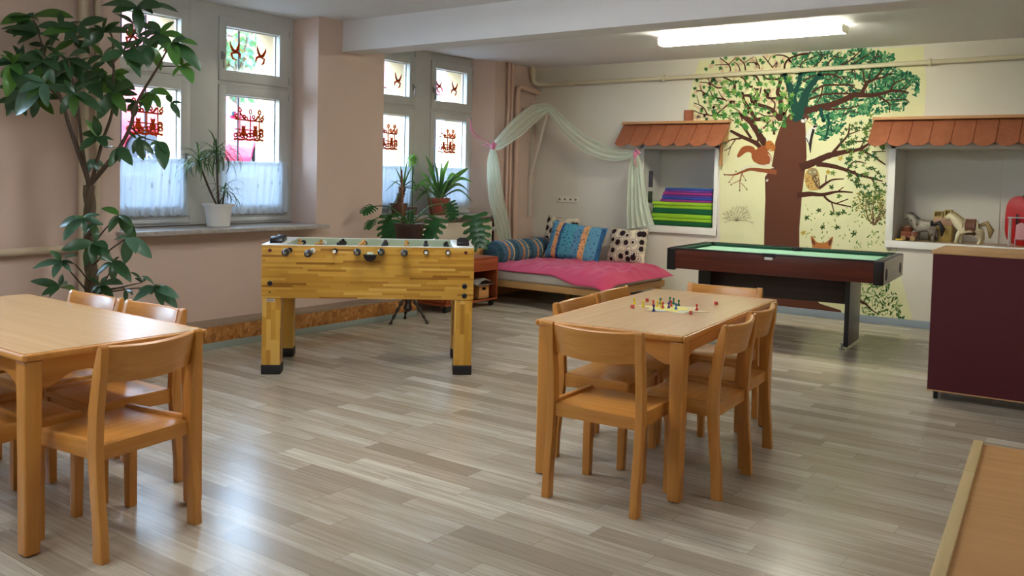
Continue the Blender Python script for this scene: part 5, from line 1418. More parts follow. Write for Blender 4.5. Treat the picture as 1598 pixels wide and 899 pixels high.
for (p, q, dd, nn) in LV:
    P, Q = at_depth(*p, D1+dd, -6.5)-O, at_depth(*q, D1+dd-.1, -6.5)-O
    k = 1.15
    mono(b, P, P+(Q-P)*1.12, Vector(nn)+(Vector(CAM)-O).normalized()*.9, 5, .92)
    st.tube(catm([(0, 0, .24), (P*.5)+Vector((0, 0, .2)), P], 6), [.006]*12+[.004], 6)
b.build('foliage', [leafmat('monstera_leaf', '#1f4d2b', '#2f6b38', .28, .12)], mo, angle=80, fix=False)
st.build('stalks', M['leaf_mid'], mo, angle=80)
MB().cyl((-.08, .0, .2), (-.10, -.02, .78), .010, seg=8).build('support_stick', wood('support_stick', '#8a6242', '#6e4a2e', 'z', .7), mo)
# ================================================================== PAINTED TREE ON THE BACK WALL
TA, TB, TC_, TD, TE = (1060, 70, 7.49), (1240, 70, 7.49), (1110, 180, 5.287), (1230, 180, 4.282), (1330, 380, 6.42)
mur = thing('tree_mural', 'wall painting of a big tree with squirrel, owl, woodpeckers and fox between the niches', 'wall painting', (0, 0, 0))
def W(F, a, b_):
    P = on(F[0]+a/F[2], F[1]+b_/F[2], 1, YB); return (P.x, P.z)
PH = (0, 0, 1.0)
def flat(mb, pts, y, mi=0):
    mb.add([(x, y, z) for x, z in pts], [tuple(range(len(pts)))], mi)
_lay = [0]
def stroke(mb, F, pts, w0, w1, y, mi=0, wob=.0):
    _lay[0] = (_lay[0]+1) % 90; y = y-.00015-_lay[0]*.000006
    if F is TA or F is TB: w0 *= 1.15; w1 *= 1.35
    P = [Vector((*W(F, *p),)) for p in pts]; P = [Vector((p.x, p.y)) for p in P]
    P3 = catm([Vector((p.x, 0, p.y)) for p in P], 5); m_ = 1/(F[2]*158)
    n = len(P3); vs = []
    for i, p in enumerate(P3):
        d = (P3[min(i+1, n-1)]-P3[max(i-1, 0)]).normalized(); s_ = Vector((-d.z, 0, d.x)); t = i/(n-1)
        ww = (w0+(w1-w0)*t)*m_/2*(1+.18*noise.noise(Vector((p.x*18, p.z*18, 3))))
        vs += [(p.x+s_.x*ww, y, p.z+s_.z*ww), (p.x-s_.x*ww, y, p.z-s_.z*ww)]
    mb.add(vs, [(2*i, 2*i+1, 2*i+3, 2*i+2) for i in range(n-1)], mi)
    e = P3[-1]; r_ = w1*m_/2; mb.add([(e.x+r_*math.cos(k*PI/4), y, e.z+r_*math.sin(k*PI/4)) for k in range(8)], [tuple(range(8))], mi)
def star(mb, x, z, r_, y, mi, rng, n=5):
    a0 = rng.uniform(0, 6.28)
    for k in range(n):
        a = a0+2*PI*k/n+rng.uniform(-.2, .2); L = r_*rng.uniform(.75, 1.15); ww = r_*.24
        c, s_ = math.cos(a), math.sin(a)
        mb.add([(x-s_*.1*r_, y, z+c*.1*r_), (x+c*L*.55-s_*ww, y, z+s_*L*.55+c*ww), (x+c*L, y, z+s_*L), (x+c*L*.55+s_*ww, y, z+s_*L*.55-c*ww), (x+s_*.1*r_, y, z-c*.1*r_)], [(0, 1, 2, 3, 4)], mi)
def dab(mb, x, z, L, ww, a, y, mi):
    c, s_ = math.cos(a), math.sin(a); pts = []
    for k in range(8):
        t = 2*PI*k/8; px_, pz_ = L*math.cos(t), ww*math.sin(t); pts.append((x+c*px_-s_*pz_, z+s_*px_+c*pz_))
    flat(mb, pts, y, mi)
def paint(name, col, var=.08): return plain(name, col, .8, 0, .25, var, 5)
def inside(p, poly):
    c = False; j = len(poly)-1
    for i in range(len(poly)):
        (xi, yi), (xj, yj) = poly[i], poly[j]
        if (yi > p[1]) != (yj > p[1]) and p[0] < (xj-xi)*(p[1]-yi)/(yj-yi)+xi: c = not c
        j = i
    return c
Y0 = YB-.0015
BGP = [(1092, 94), (1084, 115), (1077, 150), (1070, 200), (1100, 215), (1124, 228), (1124, 372), (1110, 420), (1106, 470), (1200, 481), (1427, 506), (1419, 480), (1408, 440), (1396, 400), (1382, 388), (1382, 232), (1400, 200), (1442, 185), (1446, 130), (1441, 72), (1300, 79.5)]
b = MB(); flat(b, [W(PH, *p) for p in BGP], Y0)
b.build('painted_ground', paint('pale_yellow_wall_paint', '#dbd8ac', .06), mur, smooth=False, fix=False)
b = MB(); rr = random.Random(21)
# pinkish ground behind the left crown
GL = [(1082, 125), (1090, 112), (1130, 92), (1235, 84), (1240, 190), (1205, 205), (1150, 205), (1110, 190), (1085, 185)]
k = 0
while k < 160:
    u, v = rr.uniform(1080, 1240), rr.uniform(84, 205)
    if inside((u, v), GL): dab(b, *W(PH, u, v), rr.uniform(.02, .05), rr.uniform(.015, .03), rr.uniform(0, 3.1), Y0-.0004, 0); k += 1
b.build('pinkish_ground', paint('pinkish_beige_paint', '#d3ba98'), mur, smooth=False, fix=False)
y1 = Y0-.0012
# teal and green crown
CR = [(1236, 84), (1300, 80), (1345, 74), (1392, 82), (1398, 100), (1402, 108), (1418, 112), (1434, 122), (1434, 140), (1428, 152), (1420, 160), (1408, 176), (1390, 170), (1376, 180), (1340, 178), (1322, 186), (1310, 206), (1296, 212), (1285, 222), (1276, 210), (1268, 186), (1250, 176), (1232, 150)]
b = MB(); k = 0
while k < 2500:
    u, v = rr.uniform(1230, 1436), rr.uniform(72, 224)
    if inside((u, v), CR):
        if noise.noise(Vector((u*.07, v*.07, 2))) < -.06 and rr.random() < .8: k += .2; continue
        dab(b, *W(PH, u, v), rr.uniform(.012, .036), rr.uniform(.006, .014), rr.uniform(0, 3.14), y1-rr.uniform(0, .0004), rr.choices((0, 1, 2, 3), (4, 4, 3, 1.2))[0]); k += 1
b.build('green_crown', [paint('teal_leaf_paint', '#1d6148'), paint('green_leaf_paint', '#327a50'), paint('pale_green_leaf_paint', '#6a9c6c'), paint('deep_teal_paint', '#104437')], mur, smooth=False, fix=False)
# trunk
y2 = Y0-.0022
TRK = [(1216, 203), (1210, 222), (1208, 240), (1204, 262), (1194, 276), (1194.5, 312), (1193, 350), (1192, 400), (1188, 440), (1178, 462), (1160, 476), (1200, 480), (1262, 487), (1316, 492), (1312, 484), (1280, 474), (1262, 458), (1252, 430), (1247.5, 388), (1247.5, 357), (1251, 313), (1252, 300), (1257, 262), (1259, 245), (1258, 215), (1257, 192), (1264, 182), (1250, 176), (1232, 178), (1222, 190)]
b = MB(); flat(b, [W(PH, *p) for p in TRK], y2)
b.build('painted_trunk', paint('brown_trunk_paint', '#5d3526', .05), mur, smooth=False, fix=False)
b = MB()
SA = [([(1180, 880), (1080, 760), (960, 710), (860, 680), (830, 600), (740, 590), (650, 560), (520, 540)], 54, 12), ([(860, 680), (930, 600), (960, 500)], 28, 12), ([(640, 560), (650, 480), (620, 430), (520, 380)], 34, 12),
 ([(960, 870), (830, 870), (720, 810), (610, 800)], 48, 14), ([(900, 890), (830, 760), (760, 660), (740, 560)], 56, 24), ([(540, 640), (440, 620), (330, 590), (260, 540), (200, 540)], 22, 10), ([(390, 600), (350, 510)], 14, 7), ([(260, 540), (245, 480)], 12, 7),
 ([(560, 660), (500, 610), (460, 540)], 14, 7), ([(440, 810), (520, 740), (600, 680), (640, 660)], 18, 10), ([(520, 830), (440, 825), (340, 820), (290, 740), (230, 700), (170, 680)], 20, 8), ([(230, 690), (205, 590)], 10, 6), ([(330, 820), (240, 800), (170, 770), (90, 790)], 14, 8),
 ([(510, 500), (440, 500), (360, 450), (240, 435)], 20, 8), ([(360, 450), (340, 395)], 12, 8), ([(600, 310), (585, 240), (480, 155)], 18, 10), ([(580, 230), (670, 145)], 12, 7), ([(580, 230), (420, 235)], 12, 7), ([(715, 310), (690, 240), (640, 200)], 14, 8),
 ([(775, 300), (760, 220), (690, 155)], 18, 10), ([(765, 210), (865, 140)], 10, 6), ([(940, 285), (920, 220), (820, 205)], 14, 7), ([(915, 220), (895, 150)], 12, 7), ([(1095, 270), (1040, 200), (980, 130)], 16, 9), ([(1040, 200), (1070, 130)], 10, 6), ([(1095, 260), (1145, 200)], 12, 7),
 ([(1230, 280), (1240, 220), (1290, 160), (1400, 120), (1498, 105)], 24, 16), ([(1290, 160), (1220, 125), (1130, 120)], 18, 12), ([(1180, 890), (1190, 760), (1180, 620), (1150, 560), (1180, 440), (1200, 360)], 56, 32), ([(1200, 400), (1040, 400), (980, 360)], 26, 14), ([(1180, 620), (1040, 620), (1000, 530)], 30, 22),
 ([(1260, 640), (1180, 540)], 26, 14), ([(940, 440), (900, 370), (820, 350)], 24, 16), ([(860, 490), (800, 480), (760, 400), (720, 380)], 24, 12), ([(1110, 830), (1000, 830), (920, 790)], 16, 10), ([(520, 890), (520, 830), (470, 810)], 12, 8), ([(740, 890), (700, 780), (600, 720)], 18, 8), ([(1100, 780), (1120, 690), (1080, 640)], 22, 12), ([(860, 620), (900, 560), (880, 500)], 14, 8), ([(640, 890), (560, 850)], 12, 8), ([(720, 700), (640, 690)], 12, 8), ([(440, 760), (370, 770)], 10, 6), ([(480, 700), (400, 700)], 12, 6), ([(580, 520), (520, 560)], 12, 6), ([(1240, 880), (1250, 780), (1290, 720)], 22, 10)]
for p, a, c in SA: stroke(b, TA, p, a, c, y2, 0)
for p, a, c in [([(1390, 890), (1330, 640), (1290, 480), (1230, 340)], 110, 44), ([(1340, 600), (1400, 440), (1410, 340)], 52, 30), ([(1460, 800), (1480, 660), (1498, 540)], 60, 50)]: stroke(b, TA, p, a, c, y2-.0002, 1)
SB = [([(780, 580), (830, 480), (850, 440), (940, 400), (990, 340), (1030, 280)], 48, 14), ([(820, 440), (800, 300)], 20, 12), ([(940, 400), (1060, 370), (1160, 300)], 24, 8), ([(850, 400), (900, 300)], 14, 8), ([(1120, 540), (1170, 450), (1290, 400)], 24, 8), ([(1170, 450), (1150, 390)], 12, 8),
 ([(1210, 620), (1280, 540), (1350, 480)], 12, 7), ([(1230, 540), (1350, 420)], 12, 7), ([(980, 600), (1060, 650), (1110, 700), (1110, 790)], 24, 8), ([(1060, 650), (1290, 640), (1340, 680)], 14, 8), ([(1110, 700), (1230, 690)], 10, 6), ([(200, 560), (330, 480), (460, 470), (600, 470), (700, 470)], 28, 12), ([(600, 470), (660, 400)], 12, 8),
 ([(640, 460), (750, 540)], 12, 8), ([(690, 480), (570, 580)], 12, 8), ([(300, 350), (460, 350), (560, 410)], 26, 10), ([(470, 420), (520, 380), (640, 380)], 14, 8), ([(170, 640), (300, 590), (450, 570), (640, 570), (760, 560)], 24, 16), ([(330, 480), (310, 590), (260, 680)], 18, 12), ([(60, 260), (110, 190), (240, 140)], 18, 9), ([(220, 260), (300, 190), (320, 140), (265, 90)], 16, 9),
 ([(320, 140), (440, 90)], 10, 6), ([(370, 250), (440, 160), (540, 80)], 16, 8), ([(460, 140), (580, 150)], 12, 7), ([(540, 240), (640, 190), (720, 120), (790, 45)], 22, 9), ([(720, 120), (630, 75)], 12, 7), ([(680, 230), (800, 150), (870, 110), (885, 70)], 16, 8), ([(860, 220), (940, 150), (970, 90)], 16, 8), ([(940, 150), (1030, 125)], 10, 6), ([(0, 130), (100, 100), (200, 95)], 16, 8), ([(360, 760), (480, 750), (640, 740), (760, 710)], 26, 9), ([(640, 330), (700, 300), (710, 400)], 14, 9), ([(100, 430), (200, 370), (300, 350)], 18, 12), ([(520, 300), (420, 400), (360, 400)], 12, 8), ([(560, 640), (420, 620), (360, 610)], 10, 8), ([(750, 790), (640, 780), (560, 820)], 12, 8)]
for p, a, c in SB: stroke(b, TB, p, a, c, y2, 0)
stroke(b, TB, [(110, 780), (260, 740), (420, 705), (560, 650), (700, 590), (780, 590), (900, 590), (1020, 570), (1130, 540), (1230, 540), (1330, 560)], 84, 14, y2-.0002, 0)
for p, a, c in [([(40, 860), (100, 640), (160, 520), (300, 340)], 110, 44), ([(300, 740), (340, 890)], 44, 30), ([(0, 540), (60, 440), (80, 340)], 44, 24), ([(0, 520), (180, 530)], 24, 18)]: stroke(b, TB, p, a, c, y2-.0003, 1)
SD = [([(80, 350), (170, 315), (270, 270), (400, 240), (480, 225), (570, 170)], 62, 14), ([(300, 250), (350, 190), (400, 130), (410, 60)], 24, 8), ([(400, 130), (480, 100)], 10, 6), ([(480, 230), (560, 270), (650, 330)], 18, 8), ([(560, 245), (650, 240)], 10, 6), ([(380, 180), (480, 175), (550, 170)], 12, 8), ([(190, 325), (300, 340), (400, 370), (480, 400), (630, 440)], 38, 9),
 ([(440, 370), (480, 440)], 16, 8), ([(480, 400), (540, 380)], 10, 6), ([(395, 365), (440, 310), (520, 320)], 12, 7), ([(550, 410), (590, 480)], 10, 6), ([(60, 535), (150, 525), (230, 530), (330, 510), (430, 515)], 42, 8), ([(205, 490), (260, 450), (300, 430), (370, 425)], 22, 8), ([(250, 460), (255, 400)], 10, 6), ([(240, 540), (290, 580), (420, 612)], 18, 8), ([(290, 580), (305, 640)], 10, 6), ([(320, 590), (400, 560)], 10, 6), ([(330, 510), (370, 480)], 9, 6), ([(480, 225), (520, 150)], 10, 6), ([(600, 60), (540, 110)], 10, 6)]
for p, a, c in SD: stroke(b, TD, p, a, c, y2, 0)
stroke(b, TD, [(262, -10), (272, 60), (250, 150)], 22, 10, y2, 1)
SCb = [([(480, 280), (400, 170), (330, 60), (250, 0)], 70, 40), ([(430, 300), (370, 230), (260, 180), (165, 130)], 50, 26), ([(330, 190), (260, 90), (200, 50)], 28, 16), ([(380, 220), (410, 140)], 24, 16), ([(430, 110), (490, 40)], 16, 9), ([(520, 160), (510, 50)], 26, 14), ([(250, 190), (170, 200), (120, 230)], 18, 6), ([(200, 200), (150, 270), (110, 290)], 12, 5), ([(165, 250), (140, 330)], 8, 5)]
for p, a, c in SCb: stroke(b, TC_, p, a, c, y2, 0)
stroke(b, TE, [(60, 570), (140, 610), (190, 660), (270, 715)], 26, 8, y2, 0)
b.build('painted_branches', [paint('dark_brown_branch_paint', '#4a281d', .05), paint('teal_black_branch_paint', '#16433a')], mur, smooth=False, fix=False)
# snow-covered stub
y3 = Y0-.0034
b = MB()
stroke(b, TC_, [(540, 470), (450, 458), (330, 445), (260, 465), (190, 490), (110, 490)], 46, 6, y3, 0)
for p, a, c in [([(260, 470), (240, 530), (235, 620)], 14, 5), ([(250, 530), (165, 570)], 8, 4), ([(260, 490), (285, 535)], 7, 4), ([(250, 560), (295, 610)], 7, 4), ([(200, 480), (150, 550)], 7, 4)]: stroke(b, TC_, p, a, c, y3, 0)
for (a, c) in ((110, 490), (235, 622), (295, 612), (165, 572), (285, 537), (150, 552), (205, 462)): star(b, *W(TC_, a, c), .014, y3, 2, rr, 4)
stroke(b, TC_, [(240, 450), (310, 420), (400, 415), (510, 432)], 12, 14, y3-.0004, 1); dab(b, *W(TC_, 462, 537), .018, .012, 1.0, y3-.0004, 1)
b.build('snowy_stub', [paint('orange_brown_paint', '#8a4d30'), paint('white_paint_strokes', '#d5d0c6'), paint('bud_paint', '#3c2a20')], mur, smooth=False, fix=False)
# leaves
b = MB(); k = 0
fixedA = [(395, 205), (315, 285), (485, 275), (545, 155), (630, 230), (760, 160), (680, 170), (950, 180), (980, 205), (1110, 140), (1205, 200), (805, 225), (210, 415), (400, 405), (185, 510), (290, 495), (170, 595), (500, 455), (300, 610), (300, 670), (365, 670), (265, 770), (320, 870), (430, 880), (400, 795), (500, 680), (430, 590), (520, 805)]
for (a, c) in fixedA: star(b, *W(TA, a, c), .030, y3, rr.choice((0, 1)), rr, 6)
GL2 = [(1095, 150), (1110, 130), (1140, 120), (1235, 117), (1238, 185), (1222, 200), (1190, 207), (1150, 200), (1125, 190), (1100, 180)]
while k < 150:
    u, v = rr.uniform(1082, 1240), rr.uniform(100, 208)
    if inside((u, v), GL2): star(b, *W(PH, u, v), rr.uniform(.026, .042), y3-rr.uniform(0, .0003), rr.choice((0, 0, 1, 2)), rr, rr.choice((4, 5, 6))); k += 1
b.build('light_green_leaves', [paint('fresh_green_paint', '#47853f'), paint('mid_green_paint', '#2b6a36'), paint('lime_paint', '#78a450')], mur, smooth=False, fix=False)
b = MB(); k = 0
OL = [(1308, 206), (1330, 190), (1362, 178), (1385, 190), (1380, 232), (1382, 330), (1365, 325), (1340, 300), (1318, 262), (1312, 240)]
while k < 130:
    u, v = rr.uniform(1300, 1386), rr.uniform(176, 332)
    if inside((u, v), OL): star(b, *W(PH, u, v), rr.uniform(.022, .036), y3-rr.uniform(0, .0003), rr.choice((0, 0, 1, 2)), rr, rr.choice((4, 5))); k += 1
for (a, c, mi) in ((205, 635, 0), (125, 685, 0), (230, 748, 0), (328, 748, 0), (440, 790, 0), (100, 785, 3), (350, 288, 3), (268, 380, 3), (405, 300, 0), (410, 405, 1), (290, 480, 0), (340, 540, 1), (295, 655, 0), (335, 658, 0), (370, 645, 0), (470, 470, 0), (300, 385, 1), (370, 210, 1)): star(b, *W(TD, a, c), .036, y3, mi, rr, 5)
b.build('olive_leaves', [paint('dark_olive_paint', '#3f5a2c'), paint('olive_paint', '#64803a'), paint('deep_green_paint', '#2a5a38'), paint('ochre_leaf_paint', '#b9a03a')], mur, smooth=False, fix=False)
# bush and grass dabs
b = MB(); k = 0
BU = [(1335, 300), (1380, 296), (1382, 350), (1366, 352), (1345, 340), (1330, 322)]
for q in range(9):
    a = rr.uniform(.5, 2.6); stroke(b, PH, [(1364, 352), (1364+14*math.cos(a), 352-18*math.sin(a)), (1364+26*math.cos(a+rr.uniform(-.3, .3)), 352-46*math.sin(a))], 1.6, .7, y3, 3)
while k < 260:
    u, v = rr.uniform(1328, 1383), rr.uniform(292, 352)
    if inside((u, v), BU): dab(b, *W(PH, u, v), rr.uniform(.008, .016), rr.uniform(.004, .007), rr.uniform(0, 3.1), y3-.0001-rr.uniform(0, .0003), rr.choice((0, 1, 1, 2))); k += 1
b.build('painted_bush', [paint('bush_green', '#5f7a38'), paint('bush_dark', '#3f5a2a'), paint('bush_ochre', '#a78f3c'), paint('bush_stem', '#6a4f38')], mur, smooth=False, fix=False)
b = MB()
for q in range(230):
    u, v = rr.uniform(1255, 1380), rr.uniform(320, 388); w_ = (u-1255)/125
    if rr.random() > .25+.7*w_*((v-320)/68): continue
    dab(b, *W(PH, u, v), rr.uniform(.010, .022), rr.uniform(.004, .008), rr.uniform(.3, 2.4), y1, rr.choice((0, 0, 1)))
for q in range(330):
    u, v = rr.uniform(1338, 1420), rr.uniform(438, 502)
    if u > 1396+(v-438)*.42-6 or v > 484+(u-1260)*.112: continue
    dab(b, *W(PH, u, v), rr.uniform(.010, .028), rr.uniform(.004, .009), rr.uniform(.3, 2.6), y1, rr.choice((0, 1, 1, 2)))
for q in range(60):
    u, v = rr.uniform(1385, 1400), rr.uniform(388, 430); dab(b, *W(PH, u, v), .012, .005, rr.uniform(.3, 2.4), y1, 0)
b.build('painted_grass', [paint('pale_grass_paint', '#a9b877'), paint('grass_paint', '#66944f'), paint('dark_grass_paint', '#38683a')], mur, smooth=False, fix=False)
# bare shrub
b = MB()
def twig(p, a, L, w_, d):
    q = (p[0]+L*math.cos(a), p[1]-L*math.sin(a)); stroke(b, TC_, [p, ((p[0]+q[0])/2+rr.uniform(-4, 4), (p[1]+q[1])/2), q], w_, w_*.6, y3)
    if d:
        for s_ in (-1, 0, 1): 
            if rr.random() < .8: twig(q, a+s_*rr.uniform(.3, .6), L*rr.uniform(.55, .75), w_*.65, d-1)
for k in range(9): twig((212, 872), R(8+20.5*k), rr.uniform(50, 75), 6, 2)
b.build('bare_shrub', paint('shrub_line_paint', '#8a7a60'), mur, smooth=False, fix=False)
# squirrel
def poly(b, F, pts, y, mi): 
    P = catm([Vector((*W(F, *p), 0)) for p in pts+[pts[0]]], 4)[:-1]; flat(b, [(p.x, p.y) for p in P], y, mi)
b = MB()
poly(b, TC_, [(370, 300), (350, 262), (300, 250), (250, 268), (215, 330), (222, 350), (250, 335), (290, 305), (330, 310), (335, 350), (360, 385)], y3-.0004, 0)
poly(b, TC_, [(350, 300), (400, 262), (450, 250), (465, 290), (480, 310), (500, 350), (490, 395), (440, 410), (385, 400), (352, 370)], y3-.0006, 0)
poly(b, TC_, [(455, 215), (480, 205), (510, 225), (532, 262), (515, 290), (480, 295), (455, 270), (448, 240)], y3-.0008, 1)
stroke(b, TC_, [(470, 300), (500, 290), (525, 295)], 10, 8, y3-.0008, 1)
stroke(b, TC_, [(462, 215), (455, 180)], 12, 5, y3-.001, 2); stroke(b, TC_, [(482, 210), (475, 172)], 12, 5, y3-.001, 2)
stroke(b, TC_, [(470, 320), (492, 350), (485, 400), (455, 408)], 6, 10, y3-.001, 2); stroke(b, TC_, [(215, 345), (228, 372)], 14, 6, y3-.001, 2); stroke(b, TC_, [(470, 300), (495, 280)], 7, 5, y3-.001, 2)
dab(b, *W(TC_, 497, 240), .006, .006, 0, y3-.0012, 3)
b.build('squirrel', [paint('squirrel_brown', '#96522e'), paint('squirrel_orange', '#ad6a30'), paint('squirrel_white', '#ded8cc'), paint('eye_black', '#1d1715')], mur, smooth=False, fix=False)
# owl
b = MB()
poly(b, TD, [(125, 370), (150, 350), (185, 355), (205, 385), (212, 440), (208, 490), (180, 500), (140, 495), (115, 450), (112, 405)], y3-.0006, 0)
poly(b, TD, [(165, 395), (195, 395), (210, 440), (210, 490), (190, 480), (165, 430)], y3-.0008, 1)
poly(b, TD, [(130, 375), (160, 352), (192, 362), (196, 392), (165, 400), (135, 395)], y3-.0009, 2)
for (a, c) in ((148, 380), (178, 380)): dab(b, *W(TD, a, c), .012, .012, 0, y3-.0012, 4); dab(b, *W(TD, a, c), .006, .006, 0, y3-.0014, 3)
for q in range(26): dab(b, *W(TD, rr.uniform(120, 165), rr.uniform(405, 485)), .008, .004, 1.2, y3-.001, 1)
for q in range(16): dab(b, *W(TD, rr.uniform(172, 205), rr.uniform(405, 475)), .009, .003, 1.2, y3-.001, 4)
b.build('owl', [paint('owl_tan', '#c09a58'), paint('owl_brown', '#6f5636'), paint('owl_grey', '#8f8062'), paint('owl_black', '#1d1715'), paint('owl_cream', '#d8cca4')], mur, smooth=False, fix=False)
# woodpeckers
b = MB()
dab(b, *W(TD, 106, 33), .034, .026, .5, y3-.0006, 0); dab(b, *W(TD, 106, 22), .020, .010, .3, y3-.0008, 1); dab(b, *W(TD, 112, 36), .006, .006, .3, y3-.0008, 1)
poly(b, TD, [(168, 70), (188, 72), (186, 95), (165, 130), (152, 185), (130, 190), (118, 150), (130, 105)], y3-.0006, 0)
poly(b, TD, [(162, 90), (178, 100), (165, 150), (158, 195), (150, 255), (140, 200), (148, 150)], y3-.0008, 1)
stroke(b, TD, [(118, 150), (135, 180), (150, 230)], 8, 4, y3-.0008, 1); dab(b, *W(TD, 178, 75), .018, .014, .3, y3-.0009, 1); stroke(b, TD, [(168, 66), (135, 45)], 5, 3, y3-.0008, 2); stroke(b, TD, [(125, 38), (150, 50)], 5, 3, y3-.0008, 2)
b.build('woodpeckers', [paint('bird_white', '#d6d3cc'), paint('bird_black', '#2a2623'), paint('beak_ochre', '#a88a4a')], mur, smooth=False, fix=False)
# fox head looking over the grass
b = MB()
poly(b, TD, [(160, 870), (152, 815), (165, 808), (190, 845), (235, 852), (265, 840), (292, 812), (300, 822), (288, 880), (280, 930), (225, 960), (175, 930)], y3-.0006, 0)
poly(b, TD, [(163, 850), (160, 822), (180, 850), (178, 868)], y3-.0008, 1); poly(b, TD, [(272, 868), (270, 845), (292, 825), (284, 868)], y3-.0008, 1)
for a in (205, 245): dab(b, *W(TD, a, 905), .008, .008, 0, y3-.0008, 1)
b.build('fox', [paint('fox_orange', '#b3703a'), paint('fox_dark', '#5a3524')], mur, smooth=False, fix=False)

# ================================================================== OUTSIDE
M['asphalt'] = plain('street_paving', '#5f5c59', .8, var=.12, scale=2)
struct(MB().box(-40, -7.5, -20, 45, 1.2, 1.38).build('ground', M['asphalt'], smooth=False), 'paved street outside the windows')
struct(MB().box(-7.5, -7.36, -20, 45, .3, 1.38).build('trim_12', M['outer_plaster'], smooth=False))
M['car_red'] = plain('crimson_car_paint', '#a8122f', .25, 0, .6, var=.01)
M['car_glass'] = plain('tinted_car_glass', '#1f3238', .08, 0, .8)
M['tyre'] = plain('tyre_rubber', '#26242a', .8); M['rim'] = plain('alloy_rim', '#8f8f92', .3, .6)
car = thing('car', 'crimson car parked in the street outside the near window', 'car', (-14.0, 9.3, 1.38))
# local y along length (front towards +y), x towards the room
side = [(-1.92, .30), (-1.95, .62), (-1.88, .88), (-1.72, 1.02), (-1.42, 1.38), (-1.05, 1.50), (-.3, 1.53), (.15, 1.47), (.72, 1.10), (.95, .98), (1.55, .88), (1.86, .72), (1.93, .5), (1.9, .28)]
b = MB(); arch = []
def archpts(c): return [(c+.36*math.cos(a), .32+.36*math.sin(a)) for a in [PI*k/10 for k in range(11)]]
low = [(1.9, .22)] + archpts(1.23) + [(.82, .20), (-.80, .20)] + archpts(-1.215) + [(-1.9, .24)]
outline = side[1:-1] + low
b.prism(outline, -.84, .84, 'x', bev=.05)
bd_ = b.build('car_body', M['car_red'], car, angle=30)
b = MB()
b.prism([(-1.36, 1.02), (-1.12, 1.40), (-.42, 1.44), (-.42, 1.02)], .835, .85, 'x').prism([(-.34, 1.02), (-.34, 1.44), (.12, 1.40), (.60, 1.08), (.60, 1.02)], .835, .85, 'x')
b.build('side_window', M['car_glass'], car, angle=20)
MB().prism([(.16, 1.475), (.74, 1.11), (.76, 1.13), (.18, 1.50)], -.66, .66, 'x').build('windscreen', M['car_glass'], car, angle=20)
MB().box(.86, .92, -.06+.5, .10+.5, .98, 1.10, .03).build('mirror', M['car_red'], car)
MB().box(.846, .852, -.37, -.355, .30, 1.0).build('door_seam', M['tyre'], car); MB().box(.846, .856, -.72, -.5, .84, .87, .004).build('door_handle', M['car_red'], car)
for yy in (1.23, -1.215):
    for s in (-1, 1):
        x = s*.80
        w_ = MB().lathe([(.20, -.09), (.29, -.085), (.31, -.05), (.31, .05), (.29, .085), (.20, .09)], (x, yy, .32), 28, axis='x').build('wheel', M['tyre'], car)
        b = MB().lathe([(.215, -.07), (.21, .06), (.19, .075), (.18, .03), (0, .02)], (x, yy, .32), 28, axis='x')
        for k in range(7):
            a = 2*PI*k/7; b.tube([(x+s*.07, yy+.03*math.cos(a), .32+.03*math.sin(a)), (x+s*.075, yy+.19*math.cos(a), .32+.19*math.sin(a))], [.03, .022], 6)
        b.build('wheel_rim', M['rim'], w_)
# houses and a tree across the street
def house(x, y0, y1, h, wall, roof, label, wins):
    r_ = thing('house', label, 'house', (x, (y0+y1)/2, 1.38)); L = y1-y0
    MB().box(-6, 0, -L/2, L/2, 0, h, .02).build('walls', wall, r_)
    MB().prism([(.4, h), (-3, h+3.0), (-6.4, h)], -L/2-.3, L/2+.3, 'y').build('roof', roof, r_, smooth=False) if False else MB().add([(.4, -L/2-.3, h), (-3, -L/2-.3, h+3), (-6.4, -L/2-.3, h), (.4, L/2+.3, h), (-3, L/2+.3, h+3), (-6.4, L/2+.3, h)], [(0, 1, 2), (3, 5, 4), (0, 3, 4, 1), (1, 4, 5, 2), (0, 2, 5, 3)]).build('roof', roof, r_, smooth=False)
    for (yy, zz, ww, hh) in wins:
        f = MB().box(0, .05, yy-ww/2-.06, yy+ww/2+.06, zz-.06, zz+hh+.06, .01).build('window', M['white_gloss'], r_)
        MB().box(.05, .06, yy-ww/2, yy-.03, zz, zz+hh).box(.05, .06, yy+.03, yy+ww/2, zz, zz+hh).build('pane', M['car_glass'], f, smooth=False)
    return r_
M['facade1'] = plain('pale_grey_facade', '#8f9294', .8); M['facade2'] = plain('cream_facade', '#a59c86', .8); M['roof_red'] = plain('red_tile_roof', '#8a3438', .7, var=.2, scale=3)
M['facade3'] = plain('white_facade', '#a3a7ab', .8)
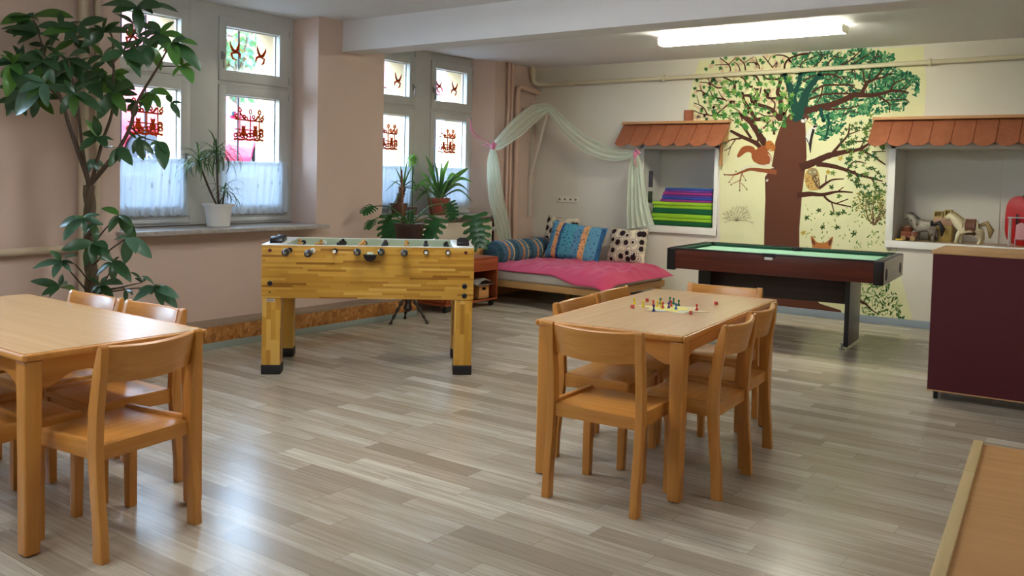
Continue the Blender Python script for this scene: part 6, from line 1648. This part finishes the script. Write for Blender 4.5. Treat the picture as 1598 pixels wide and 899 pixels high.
house(-24, 3.0, 13.5, 3.3, M['facade1'], M['roof_red'], 'low pale house with a red roof behind the parked car', [(-3.6, .8, 1.1, 1.3), (-1.2, .8, 1.1, 1.3), (1.2, .8, 1.1, 1.3), (3.6, .8, 1.1, 1.3)])
house(-26, 17.0, 30.0, 3.6, M['facade3'], M['roof_red'], 'white house farther down the street seen through the near window', [(-4.5, .9, 1.1, 1.3), (-1.5, .9, 1.1, 1.3), (1.5, .9, 1.1, 1.3), (4.5, .9, 1.1, 1.3)])
house(-20, 31.5, 42, 4.2, M['facade2'], M['roof_red'], 'cream house at the far end of the street', [(-3, 1, 1.1, 1.3), (0, 1, 1.1, 1.3), (3, 1, 1.1, 1.3)])
M['tree_leaf'] = leafmat('street_tree_leaf', '#3d5f4c', '#557a60', .6, .3); M['blossom'] = leafmat('red_street_leaf', '#8a3a42', '#743238', .6, .3)
def tree(x, y, h, r_, mats_, label, seed):
    t_ = thing('street_tree', label, 'tree', (x, y, 1.38)); g = random.Random(seed)
    b = MB().tube([(0, 0, 0), (.05, .02, h*.4), (.0, .1, h*.75)], [.16, .12, .06], 10)
    for k in range(6):
        a = g.uniform(0, 6.28); b.tube([(.03, .03, h*.45), (r_*.6*math.cos(a), r_*.6*math.sin(a), h*g.uniform(.6, .9))], [.06, .02], 6)
    b.build('trunk', M['bark'], t_)
    b = MB()
    for k in range(1500):
        v = Vector((g.gauss(0, 1), g.gauss(0, 1), g.gauss(0, 1))).normalized()*r_*g.uniform(.4, 1)*(1+.25*noise.noise(Vector((k*.1, 0, seed))))
        p = Vector((0, 0, h*.8))+Vector((v.x, v.y, v.z*.8)); d = Vector((g.uniform(-1, 1), g.uniform(-1, 1), g.uniform(-1, .5))).normalized()
        leaflet(b, p, p+d*.22, .3, .05, (g.uniform(-1, 1), g.uniform(-1, 1), 1), 0 if g.random() < .8 else 1, seg=3)
    b.build('crown', mats_, t_, angle=80, fix=False)
tree(-16.5, 12.2, 3.6, 1.7, [M['tree_leaf'], M['blossom']], 'green street tree with some reddish leaves outside the near window', 5)
tree(-17.5, 8.2, 3.4, 1.2, [M['blossom'], M['tree_leaf']], 'reddish-leaved street tree outside the near window', 6)
